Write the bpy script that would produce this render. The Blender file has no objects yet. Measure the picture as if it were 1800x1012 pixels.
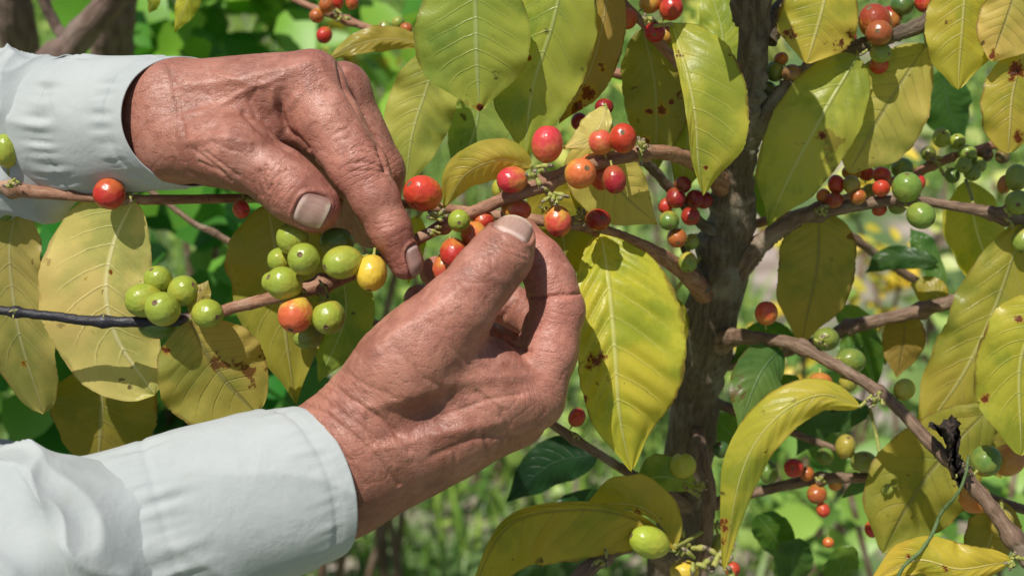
import bpy, math, random
import numpy as np
from mathutils import Matrix, Vector, noise as mnoise

# ------------------------------------------------------------------ camera, world, sun, exposure
D0 = 0.625                      # metres from the lens to the branch being picked
F = 2500.0                      # focal length in photograph pixels (50 mm on a 36 mm sensor)
PITCH = 25.0
CAMH = 1.45
scene = bpy.context.scene
col = scene.collection
cam_d = bpy.data.cameras.new('camera'); cam = bpy.data.objects.new('camera', cam_d); col.objects.link(cam)
cam_d.lens = 50; cam_d.sensor_width = 36; cam_d.clip_start = 0.02; cam_d.clip_end = 200
cam_d.dof.use_dof = True; cam_d.dof.focus_distance = 0.615; cam_d.dof.aperture_fstop = 10.0
MC = Matrix.Translation((0, 0, CAMH)) @ Matrix.Rotation(math.radians(90 - PITCH), 4, 'X')
cam.matrix_world = MC
scene.camera = cam
MN = np.array(MC)
w = bpy.data.worlds.new('World'); scene.world = w; w.use_nodes = True
nt = w.node_tree; bg = nt.nodes['Background']
sky = nt.nodes.new('ShaderNodeTexSky'); sky.sky_type = 'NISHITA'; sky.sun_disc = False
SUN_EL = 66.0; SUN_AZ = 42.0     # azimuth: degrees to the left of straight behind the camera
d = Vector((-math.sin(math.radians(SUN_AZ)) * math.cos(math.radians(SUN_EL)), -math.cos(math.radians(SUN_AZ)) * math.cos(math.radians(SUN_EL)), math.sin(math.radians(SUN_EL))))
sky.sun_elevation = math.radians(SUN_EL); sky.sun_rotation = math.atan2(d.x, d.y)
nt.links.new(sky.outputs[0], bg.inputs[0]); bg.inputs[1].default_value = 0.060
sl = bpy.data.lights.new('sun', 'SUN'); so = bpy.data.objects.new('sun', sl); col.objects.link(so)
sl.energy = 4.3; sl.angle = math.radians(0.5); sl.color = (1.0, 0.955, 0.88)
so.rotation_euler = d.to_track_quat('Z', 'Y').to_euler(); so.location = (0, -2, 5)
vs = scene.view_settings; vs.view_transform = 'Standard'; vs.look = 'None'; vs.gamma = 1; vs.exposure = 0.19
R = random.Random(7)

# ------------------------------------------------------------------ space helpers
def P(x, y, z=0.0):
    """photograph pixel and distance in mm in front of (+) or behind (-) the picked branch -> camera space metres"""
    D = D0 - z / 1000.0
    return np.array([(x - 900) / F * D, -(y - 506) / F * D, -D])
def PX(r, z=0.0): return r / F * (D0 - z / 1000.0)
def W(a):
    a = np.asarray(a, float)
    return a @ MN[:3, :3].T + MN[:3, 3]
def cs(a): return np.array(a, float)
def nrm(v): return v / (np.linalg.norm(v) + 1e-12)
def vnoise(p, s=1.0): return mnoise.noise(Vector((p[0] * s, p[1] * s, p[2] * s)))
def spline(pts, n):
    """Catmull-Rom through pts (k,m) -> (n,m)"""
    p = np.array(pts, float); k = len(p)
    q = np.vstack([2 * p[0] - p[1], p, 2 * p[-1] - p[-2]])
    t = np.linspace(0, k - 1 - 1e-6, n); i = t.astype(int); f = (t - i)[:, None]
    a, b, c, e = q[i], q[i + 1], q[i + 2], q[i + 3]
    return 0.5 * (2 * b + (c - a) * f + (2 * a - 5 * b + 4 * c - e) * f ** 2 + (3 * b - a - 3 * c + e) * f ** 3)

# ------------------------------------------------------------------ object helpers
def mesh_obj(name, verts, faces, mats, parent=None, smooth=True, world=False, uv=None, midx=None, attrs=None):
    me = bpy.data.meshes.new(name)
    v = np.asarray(verts, float)
    if not world: v = W(v)
    org = None
    me.from_pydata(v.tolist(), [], faces if isinstance(faces, list) else faces.tolist())
    for m in (mats if isinstance(mats, (list, tuple)) else [mats]): me.materials.append(m)
    if smooth: me.polygons.foreach_set('use_smooth', [True] * len(me.polygons))
    if midx is not None: me.polygons.foreach_set('material_index', list(map(int, midx)))
    if uv is not None:
        l = me.uv_layers.new(name='UVMap')
        li = np.empty(len(me.loops), int); me.loops.foreach_get('vertex_index', li)
        l.data.foreach_set('uv', np.asarray(uv, float)[li].ravel())
    if attrs:
        for k, a in attrs.items():
            at = me.attributes.new(k, 'FLOAT', 'POINT'); at.data.foreach_set('value', np.asarray(a, np.float32))
    me.update()
    o = bpy.data.objects.new(name, me); col.objects.link(o)
    if parent is not None: adopt(o, parent)
    return o
WM = {}
def adopt(o, parent):
    o.parent = parent
    o.matrix_parent_inverse = WM.get(parent.name, Matrix.Identity(4)).inverted()
def empty(name, loc, label=None, cat=None, group=None):
    o = bpy.data.objects.new(name, None); col.objects.link(o); o.location = loc; o.empty_display_size = .05
    WM[o.name] = Matrix.Translation(loc)
    tag(o, label, cat, group); return o
def tag(o, label=None, cat=None, group=None, kind=None):
    if label: o['label'] = label
    if cat: o['category'] = cat
    if group: o['group'] = group
    if kind: o['kind'] = kind
    return o

# ------------------------------------------------------------------ materials
class NT:
    def __init__(s, name):
        s.m = bpy.data.materials.new(name); s.m.use_nodes = True; s.t = s.m.node_tree
        s.b = s.t.nodes['Principled BSDF']; s.out = s.t.nodes['Material Output']
    def n(s, typ, **kw):
        o = s.t.nodes.new(typ)
        for k, v in kw.items():
            if k.startswith('i_'):
                key = k[2:]; key = int(key) if key.isdigit() else key.replace('_', ' ')
                if isinstance(v, bpy.types.NodeSocket): s.t.links.new(v, o.inputs[key])
                else: o.inputs[key].default_value = v
            else: setattr(o, k, v)
        return o
    def L(s, a, b): s.t.links.new(a, b)
    def math(s, op, a, b=None, c=None, clamp=False):
        o = s.t.nodes.new('ShaderNodeMath'); o.operation = op; o.use_clamp = clamp
        for i, v in enumerate((a, b, c)):
            if v is None: continue
            if isinstance(v, bpy.types.NodeSocket): s.t.links.new(v, o.inputs[i])
            else: o.inputs[i].default_value = v
        return o.outputs[0]
    def mix(s, f, a, b, mode='MIX'):
        o = s.t.nodes.new('ShaderNodeMix'); o.data_type = 'RGBA'; o.blend_type = mode; o.clamp_factor = True
        for i, v in ((0, f), (6, a), (7, b)):
            if isinstance(v, bpy.types.NodeSocket): s.t.links.new(v, o.inputs[i])
            else: o.inputs[i].default_value = v if i == 0 else (tuple(v) + (1,))[:4]
        return o.outputs[2]
    def ramp(s, f, a, b):            # smooth 0..1 between a and b
        o = s.t.nodes.new('ShaderNodeMapRange'); o.interpolation_type = 'SMOOTHSTEP'
        s.t.links.new(f, o.inputs[0]); o.inputs[1].default_value = a; o.inputs[2].default_value = b
        return o.outputs[0]
    def noise(s, vec, scale, detail=3, rough=.55, dist=0):
        o = s.n('ShaderNodeTexNoise'); o.inputs['Scale'].default_value = scale; o.inputs['Detail'].default_value = detail
        o.inputs['Roughness'].default_value = rough; o.inputs['Distortion'].default_value = dist
        if vec is not None: s.L(vec, o.inputs['Vector'])
        return o.outputs[0]
    def voro(s, vec, scale, feature='F1', out=0, rand=1.0):
        o = s.n('ShaderNodeTexVoronoi'); o.feature = feature; o.inputs['Scale'].default_value = scale
        o.inputs['Randomness'].default_value = rand
        if vec is not None: s.L(vec, o.inputs['Vector'])
        return o.outputs[out]
    def bump(s, h, strength, dist, prev=None):
        o = s.n('ShaderNodeBump'); o.inputs['Strength'].default_value = strength; o.inputs['Distance'].default_value = dist
        s.L(h, o.inputs['Height'])
        if prev is not None: s.L(prev, o.inputs['Normal'])
        return o.outputs[0]
    def obj(s): return s.n('ShaderNodeTexCoord').outputs['Object']
    def geo(s): return s.n('ShaderNodeNewGeometry').outputs['Position']

def leaf_material(name, under=False, simple=False):
    s = NT(name); oi = s.n('ShaderNodeObjectInfo'); pos = s.geo()
    uvn = s.n('ShaderNodeUVMap'); sx = s.n('ShaderNodeSeparateXYZ', i_0=uvn.outputs[0])
    u = s.math('MULTIPLY', s.math('SUBTRACT', sx.outputs[0], .5), 2.0); au = s.math('ABSOLUTE', u); v = sx.outputs[1]
    off = s.n('ShaderNodeVectorMath', operation='SCALE', i_0=(13.1, 7.7, 3.3)); s.L(oi.outputs['Random'], off.inputs['Scale'])
    pv = s.n('ShaderNodeVectorMath', operation='ADD', i_0=pos, i_1=off.outputs[0]).outputs[0]
    base = oi.outputs['Color']; wear = oi.outputs['Alpha']
    n1 = s.noise(pv, 42, 4, .6); n2 = s.noise(pv, 110, 4, .6); n3 = s.noise(pv, 20, 3)
    hs = s.n('ShaderNodeHueSaturation', i_Hue=.545, i_Saturation=1.0, i_Value=.62); s.L(base, hs.inputs['Color'])
    c = s.mix(s.math('MULTIPLY', s.ramp(n1, .44, .62), .7), base, hs.outputs[0])
    hy = s.n('ShaderNodeHueSaturation', i_Hue=.478, i_Saturation=1.0, i_Value=1.18); s.L(base, hy.inputs['Color'])
    c = s.mix(s.math('MULTIPLY', s.ramp(n3, .45, .62), .8), c, hy.outputs[0])
    # veins
    ph = s.math('SUBTRACT', s.math('MULTIPLY', v, 9.5), s.math('MULTIPLY', s.math('POWER', au, 1.25), 2.1))
    ph = s.math('ADD', ph, s.math('MULTIPLY', s.math('SUBTRACT', n2, .5), .25))
    fr = s.math('ABSOLUTE', s.math('SUBTRACT', s.math('FRACT', ph), .5))        # 0 at a vein
    vein = s.math('SUBTRACT', 1, s.ramp(fr, .0, .07))
    vein = s.math('MULTIPLY', vein, s.math('MULTIPLY', s.math('SUBTRACT', 1, s.ramp(au, .5, .9)), s.math('SUBTRACT', 1, s.ramp(v, .72, .92))))
    mid = s.math('SUBTRACT', 1, s.ramp(au, .012, .06))
    vr = s.voro(s.n('ShaderNodeVectorMath', operation='SCALE', i_0=pv, i_Scale=1.0).outputs[0], 330, 'DISTANCE_TO_EDGE')
    net = s.math('SUBTRACT', 1, s.ramp(vr, .0, .12))
    vc = s.n('ShaderNodeHueSaturation', i_Saturation=.72 if not under else .8, i_Value=1.35 if not under else .62); s.L(base, vc.inputs['Color'])
    c = s.mix(s.math('MULTIPLY', vein, .26 if not under else .36), c, vc.outputs[0])
    c = s.mix(s.math('MULTIPLY', net, .04), c, vc.outputs[0])
    c = s.mix(s.math('MULTIPLY', mid, .7), c, vc.outputs[0])
    # brown specks, blotches, scorched rim
    wp_ = s.n('ShaderNodeVectorMath', operation='MULTIPLY_ADD', i_0=s.n('ShaderNodeTexNoise', i_Vector=pv, i_Scale=300.0).outputs[1], i_1=(.006, .006, .006), i_2=pv).outputs[0]
    sp = s.math('ADD', s.voro(wp_, 95, 'F1', 0), s.math('MULTIPLY', s.math('SUBTRACT', n1, .5), .5)); sp = s.math('SUBTRACT', 1, s.ramp(sp, .06, .15))
    sel = s.ramp(s.noise(pv, 21, 1), .50, .60); sp = s.math('MULTIPLY', sp, sel)
    bl = s.ramp(s.noise(pv, 40, 5, .70), .635, .675)
    blw = s.math('MULTIPLY', bl, s.ramp(wear, .15, .8))
    rim = s.ramp(s.math('ADD', au, s.math('MULTIPLY', s.math('SUBTRACT', s.noise(pv, 60, 4), .5), .35)), .93, 1.02)
    rim = s.math('MULTIPLY', rim, s.ramp(wear, .1, .8))
    c = s.mix(s.math('MULTIPLY', sp, .8), c, (.07, .035, .015))
    c = s.mix(blw, c, (.16, .055, .018))
    c = s.mix(s.math('MULTIPLY', rim, .85), c, (.20, .10, .03))
    ru = s.n('ShaderNodeAttribute', attribute_name='rust').outputs['Fac']; rs = s.math('ADD', ru, s.math('MULTIPLY', s.math('SUBTRACT', s.noise(pv, 260, 5, .7), .5), 2.4))
    c = s.mix(s.math('MULTIPLY', s.ramp(rs, .38, .50), s.ramp(ru, .1, .3)), c, (.50, .34, .06))
    c = s.mix(s.math('MULTIPLY', s.ramp(rs, .55, .70), s.ramp(ru, .1, .3)), c, (.20, .055, .015))
    c = s.mix(s.math('MULTIPLY', s.ramp(rs, .98, 1.15), .8), c, (.05, .02, .01))
    s.L(c, s.b.inputs['Base Color'])
    ro = s.math('ADD', .35 if not under else .55, s.math('MULTIPLY', s.math('SUBTRACT', n2, .5), .35)); s.L(ro, s.b.inputs['Roughness'])
    s.b.inputs['IOR'].default_value = 1.42
    h = s.math('ADD', s.math('MULTIPLY', vein, -.6 if not under else .6), s.math('ADD', s.math('MULTIPLY', mid, -1.2 if not under else 1.5), s.math('MULTIPLY', n2, .5)))
    h = s.math('ADD', h, s.math('MULTIPLY', net, -.08))
    nb = s.bump(h, .6, .0006); s.L(nb, s.b.inputs['Normal'])
    tr = s.n('ShaderNodeBsdfTranslucent'); ht = s.n('ShaderNodeHueSaturation', i_Saturation=1.15, i_Value=1.25, i_Color=c); s.L(ht.outputs[0], tr.inputs[0])
    mx = s.n('ShaderNodeMixShader', i_0=.46); s.L(s.b.outputs[0], mx.inputs[1]); s.L(tr.outputs[0], mx.inputs[2]); s.L(mx.outputs[0], s.out.inputs[0])
    return s.m
M_leaf = leaf_material('coffee_leaf'); M_under = leaf_material('coffee_leaf_underside', under=True)

def cherry_material():
    s = NT('cherry_skin'); oi = s.n('ShaderNodeObjectInfo'); tc = s.n('ShaderNodeTexCoord').outputs['Object']
    off = s.n('ShaderNodeVectorMath', operation='SCALE', i_0=(5.1, 9.7, 3.3)); s.L(oi.outputs['Random'], off.inputs['Scale'])
    pv = s.n('ShaderNodeVectorMath', operation='ADD', i_0=tc, i_1=off.outputs[0]).outputs[0]
    z = s.n('ShaderNodeSeparateXYZ', i_0=tc).outputs[2]
    n = s.noise(pv, 1.1, 3); n2 = s.noise(pv, 7, 4)
    f = s.ramp(s.math('ADD', s.math('MULTIPLY', n, 1.6), s.math('MULTIPLY', z, -.40)), .55, 1.15)
    f = s.math('MULTIPLY', f, s.math('MINIMUM', 1.0, s.math('ADD', oi.outputs['Alpha'], .16)))
    yl = s.n('ShaderNodeHueSaturation', i_Value=1.0); s.L(oi.outputs['Color'], yl.inputs['Color'])
    c = s.mix(f, oi.outputs['Color'], (.62, .42, .06))
    dk = s.n('ShaderNodeHueSaturation', i_Value=.75, i_Hue=.495); s.L(c, dk.inputs['Color'])
    c = s.mix(s.math('MULTIPLY', s.ramp(n2, .45, .75), .15), c, dk.outputs[0])
    sp = s.math('SUBTRACT', 1, s.ramp(s.voro(pv, 3.2), .05, .085)); sp = s.math('MULTIPLY', sp, s.ramp(s.noise(pv, 2.1, 1), .55, .6))
    c = s.mix(s.math('MULTIPLY', sp, .7), c, (.09, .04, .02))
    
    s.L(c, s.b.inputs['Base Color'])
    s.b.inputs['Subsurface Weight'].default_value = .18; s.b.inputs['Subsurface Radius'].default_value = (1, .5, .2); s.b.inputs['Subsurface Scale'].default_value = .003
    s.L(s.math('ADD', .27, s.math('MULTIPLY', n2, .08)), s.b.inputs['Roughness'])
    s.L(s.bump(s.noise(pv, 2.2, 1, .5), .08, .05), s.b.inputs['Normal'])
    return s.m
M_cherry = cherry_material()
def flat_mat(name, c1, c2, scale, rough=.7, bump=.5, bdist=.001, detail=5, mode='obj', spec=.5):
    s = NT(name); pv = s.geo(); n = s.noise(pv, scale, detail, .6)
    c = s.mix(s.ramp(n, .35, .65), c1, c2); s.L(c, s.b.inputs['Base Color']); s.b.inputs['Roughness'].default_value = rough
    s.b.inputs['Specular IOR Level'].default_value = spec
    s.L(s.bump(s.noise(pv, scale * 2.3, 5, .7), bump, bdist), s.b.inputs['Normal']); return s.m
M_calyx = flat_mat('calyx', (.10, .06, .025), (.24, .16, .08), 1500, .85)
M_stub = flat_mat('green_stub', (.24, .28, .05), (.40, .38, .10), 500, .55)
M_stubtip = flat_mat('dry_stub_tip', (.05, .03, .02), (.42, .34, .22), 900, .9)
M_black = flat_mat('dead_leaf', (.014, .010, .008), (.09, .058, .038), 260, .8, 1, .002)

def bark(name, c1, c2, c3, lich=.3, scale=1.0, bdist=.0012):
    s = NT(name); pv = s.geo(); dk = s.n('ShaderNodeAttribute', attribute_name='dark').outputs['Fac']
    uvn = s.n('ShaderNodeUVMap')
    mp = s.n('ShaderNodeVectorMath', operation='MULTIPLY', i_0=uvn.outputs[0], i_1=(1, .22, 1)).outputs[0]   # uv in metres, long grain
    n1 = s.noise(mp, 420 * scale, 5, .7, .6); n2 = s.noise(pv, 60 * scale, 4, .6); n3 = s.noise(pv, 230 * scale, 4, .65)
    c = s.mix(s.ramp(n1, .35, .65), c1, c2)
    c = s.mix(s.math('MULTIPLY', s.ramp(n2, .52, .68), lich), c, c3)
    c = s.mix(s.math('MULTIPLY', s.ramp(n3, .60, .72), .6), c, (.035, .022, .016))
    c = s.mix(dk, c, (.018, .017, .022))
    s.L(c, s.b.inputs['Base Color']); s.L(s.math('SUBTRACT', .72, s.math('MULTIPLY', dk, .25)), s.b.inputs['Roughness'])
    h = s.math('ADD', s.math('MULTIPLY', n1, 1.0), s.math('MULTIPLY', n3, .8))
    s.L(s.bump(h, .9, bdist), s.b.inputs['Normal']); return s.m
M_twig = bark('red_brown_twig', (.21, .095, .05), (.40, .21, .125), (.44, .36, .26), .35, 1.0, .0006)
M_bark = bark('grey_brown_bark', (.08, .058, .036), (.18, .135, .09), (.30, .28, .22), .7, .8, .0024)
M_greyb = bark('weathered_branch', (.12, .07, .042), (.26, .17, .11), (.36, .30, .22), .5, .9, .001)

def skin_material():
    s = NT('weathered_skin'); pv = s.obj()
    al = s.n('ShaderNodeAttribute', attribute_name='along').outputs['Fac']; wr = s.n('ShaderNodeAttribute', attribute_name='wrinkle').outputs['Fac']
    rd = s.n('ShaderNodeAttribute', attribute_name='red').outputs['Fac']; tn = s.n('ShaderNodeAttribute', attribute_name='tan').outputs['Fac']
    n1 = s.noise(pv, 42, 4, .6); n1b = s.noise(pv, 75, 3, .6, .6); n2 = s.noise(pv, 210, 4, .6); n3 = s.noise(pv, 800, 3, .6)
    c = s.mix(s.ramp(n1, .38, .62), (.455, .200, .138), (.28, .110, .074))
    c = s.mix(s.math('MULTIPLY', s.ramp(n1b, .50, .66), .45), c, (.54, .265, .20))
    c = s.mix(s.math('MULTIPLY', rd, .70), c, (.50, .180, .135))
    c = s.mix(s.math('MULTIPLY', tn, .80), c, (.25, .088, .058))  # browner skin, plus shade painted onto the lower hand
    c = s.mix(s.math('MULTIPLY', s.ramp(n2, .50, .72), .38), c, (.30, .095, .065))
    age = s.ramp(s.noise(pv, 95, 2), .62, .68); c = s.mix(s.math('MULTIPLY', age, .32), c, (.17, .075, .045))
    vo = s.voro(pv, 850, 'DISTANCE_TO_EDGE'); cell = s.ramp(vo, .0, .25)
    mp = s.n('ShaderNodeMapping', i_0=pv); mp.inputs['Rotation'].default_value = (0.3, .2, .6); mp.inputs['Scale'].default_value = (.8, 2.4, 1.4)
    wv = s.noise(mp.outputs[0], 230, 4, .6, .35); cr = s.ramp(wv, .36, .50)
    c = s.mix(s.math('MULTIPLY', s.math('SUBTRACT', 1, cr), .20), c, (.22, .07, .05))
    dry = s.ramp(n3, .60, .74); c = s.mix(s.math('MULTIPLY', dry, .13), c, (.80, .64, .55))
    s.L(c, s.b.inputs['Base Color'])
    s.b.inputs['Subsurface Weight'].default_value = .25; s.b.inputs['Subsurface Radius'].default_value = (1, .32, .18); s.b.inputs['Subsurface Scale'].default_value = .003
    s.L(s.math('ADD', .33, s.math('MULTIPLY', n2, .28)), s.b.inputs['Roughness'])
    s.b.inputs['Specular IOR Level'].default_value = .5
    ph = s.math('ADD', s.math('MULTIPLY', al, 2 * math.pi / .0024), s.math('MULTIPLY', s.noise(pv, 120, 3), 11))
    wl = s.math('MULTIPLY', s.ramp(s.math('SINE', ph), -1.0, -.3), s.math('MULTIPLY', wr, .8))
    h = s.math('ADD', s.math('MULTIPLY', wl, 1.0), s.math('MULTIPLY', cr, .42))
    h = s.math('ADD', h, s.math('MULTIPLY', cell, .16)); h = s.math('ADD', h, s.math('MULTIPLY', n2, .6))
    s.L(s.bump(h, .65, .0006), s.b.inputs['Normal'])
    return s.m
M_skin = skin_material()
def nail_material():
    s = NT('fingernail'); pv = s.obj(); uvn = s.n('ShaderNodeUVMap'); sx = s.n('ShaderNodeSeparateXYZ', i_0=uvn.outputs[0])
    mp = s.n('ShaderNodeVectorMath', operation='MULTIPLY', i_0=uvn.outputs[0], i_1=(16, 1.2, 1)).outputs[0]
    n = s.noise(mp, 1.0, 3)
    c = s.mix(s.ramp(n, .3, .7), (.42, .255, .205), (.48, .31, .255))
    c = s.mix(s.ramp(sx.outputs[1], .86, .93), c, (.58, .47, .35))
    c = s.mix(s.ramp(sx.outputs[1], .22, .10), c, (.62, .45, .38))
    ue = s.math('ABSOLUTE', s.math('SUBTRACT', sx.outputs[0], .5)); c = s.mix(s.math('MULTIPLY', s.ramp(ue, .38, .49), .6), c, (.26, .12, .09)); c = s.mix(s.math('MULTIPLY', s.ramp(sx.outputs[1], .07, .0), .7), c, (.28, .13, .10))
    s.L(c, s.b.inputs['Base Color']); s.b.inputs['Roughness'].default_value = .33
    s.b.inputs['Subsurface Weight'].default_value = .15; s.b.inputs['Subsurface Scale'].default_value = .002
    s.L(s.bump(n, .35, .0003), s.b.inputs['Normal']); return s.m
M_nail = nail_material()
def cloth_material():
    s = NT('pale_shirt_cotton'); pv = s.obj()
    n = s.noise(pv, 22, 4); n2 = s.noise(pv, 120, 4, .6)
    c = s.mix(s.ramp(n, .3, .7), (.385, .418, .412), (.445, .475, .468))
    st = s.ramp(s.noise(pv, 34, 5, .7), .60, .72); c = s.mix(s.math('MULTIPLY', st, .22), c, (.33, .32, .25))
    s.L(c, s.b.inputs['Base Color']); s.b.inputs['Roughness'].default_value = .8
    s.b.inputs['Sheen Weight'].default_value = .15
    w1 = s.n('ShaderNodeTexWave', i_Scale=900, i_Distortion=.4); w1.bands_direction = 'X'; s.L(pv, w1.inputs['Vector'])
    w2 = s.n('ShaderNodeTexWave', i_Scale=900, i_Distortion=.4); w2.bands_direction = 'Z'; s.L(pv, w2.inputs['Vector'])
    b = s.bump(s.math('MULTIPLY', w1.outputs['Fac'], w2.outputs['Fac']), .25, .0002)
    cr = s.noise(pv, 55, 4, .55, .25); b = s.bump(cr, .45, .0026, b)
    s.L(b, s.b.inputs['Normal']); return s.m
M_cloth = cloth_material()
M_thread = flat_mat('stitching_thread', (.50, .55, .54), (.62, .66, .64), 900, .8)

# ------------------------------------------------------------------ implicit surfaces (hands)
def seg(p, a, b, ra, rb):
    ba = b - a; L2 = float(ba @ ba) + 1e-12
    q = [p[i] - a[i] for i in range(3)]
    h = np.clip((q[0] * ba[0] + q[1] * ba[1] + q[2] * ba[2]) / L2, 0, 1)
    dx = q[0] - h * ba[0]; dy = q[1] - h * ba[1]; dz = q[2] - h * ba[2]
    return np.sqrt(dx * dx + dy * dy + dz * dz) - (ra + (rb - ra) * h)
def smin(a, b, k):
    h = np.maximum(k - np.abs(a - b), 0) / k
    return np.minimum(a, b) - h * h * k * .25
def smax(a, b, k): return -smin(-a, -b, k)
def capsules(p, caps, k):
    r = None
    for c in caps:
        dd = seg(p, c[0], c[1], c[2], c[3])
        r = dd if r is None else smin(r, dd, k)
    return r
def CP(x0, y0, z0, r0, x1, y1, z1, r1): return (P(x0, y0, z0), P(x1, y1, z1), PX(r0, z0), PX(r1, z1))
def chain(pts): return [CP(*pts[i], *pts[i + 1]) for i in range(len(pts) - 1)]

def surface_nets(fn, lo, hi, h):
    ax = [np.arange(lo[i], hi[i], h, dtype=np.float32) for i in range(3)]
    p = (ax[0][:, None, None], ax[1][None, :, None], ax[2][None, None, :])
    V = fn(p).astype(np.float32); nx, ny, nz = V.shape
    S = V < 0
    cnt = np.zeros((nx - 1, ny - 1, nz - 1), np.float32); acc = [np.zeros_like(cnt) for _ in range(3)]
    def cell(di, dj, dk, A): return A[di:nx - 1 + di, dj:ny - 1 + dj, dk:nz - 1 + dk]
    for axis in range(3):
        for a in (0, 1):
            for b in (0, 1):
                o0 = [0, 0, 0]; oth = [i for i in range(3) if i != axis]
                o0[oth[0]] = a; o0[oth[1]] = b; o1 = list(o0); o1[axis] = 1
                v0 = cell(*o0, V); v1 = cell(*o1, V); m = (v0 < 0) != (v1 < 0)
                t = np.where(m, v0 / np.where(m, v0 - v1, 1), 0)
                cnt += m
                for i in range(3):
                    acc[i] += m * (o0[i] + (t if i == axis else 0))
    act = cnt > 0; idx = -np.ones(cnt.shape, np.int64); idx[act] = np.arange(act.sum())
    g = np.argwhere(act); c = cnt[act][:, None]
    off = np.stack([acc[i][act] for i in range(3)], 1) / c
    verts = (g + off) * h + np.array([ax[0][0], ax[1][0], ax[2][0]])
    quads = []
    for axis in range(3):
        o1, o2 = [(1, 2), (2, 0), (0, 1)][axis]
        sl0 = [slice(1, -1)] * 3; sl0[axis] = slice(0, -1); sl1 = list(sl0); sl1[axis] = slice(1, None)
        a = S[tuple(sl0)]; b = S[tuple(sl1)]
        for flip, mask in ((False, a & ~b), (True, ~a & b)):
            e = np.argwhere(mask)
            if not len(e): continue
            e = e + 1; e[:, axis] -= 1
            def at(d1, d2):
                q = e.copy(); q[:, o1] -= d1; q[:, o2] -= d2; return idx[q[:, 0], q[:, 1], q[:, 2]]
            q = np.stack([at(1, 1), at(0, 1), at(0, 0), at(1, 0)], 1)
            if flip: q = q[:, ::-1]
            quads.append(q)
    return verts.astype(float), np.vstack(quads)
def vnormals(v, q):
    n = np.cross(v[q[:, 2]] - v[q[:, 0]], v[q[:, 3]] - v[q[:, 1]]); o = np.zeros_like(v)
    for i in range(4):
        for k in range(3): o[:, k] += np.bincount(q[:, i], weights=n[:, k], minlength=len(v))
    return o / (np.linalg.norm(o, axis=1)[:, None] + 1e-15)
def to_px(v): return np.stack([900 + v[:, 0] / -v[:, 2] * F, 506 - v[:, 1] / -v[:, 2] * F], 1)
def poly_dist(p, poly):
    best = np.full(len(p), 1e9); poly = np.array(poly, float)
    for a, b in zip(poly[:-1], poly[1:]):
        ba = b - a; h = np.clip(((p - a) @ ba) / (ba @ ba + 1e-9), 0, 1)
        best = np.minimum(best, np.linalg.norm(p - a - h[:, None] * ba, axis=1))
    return best

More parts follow.
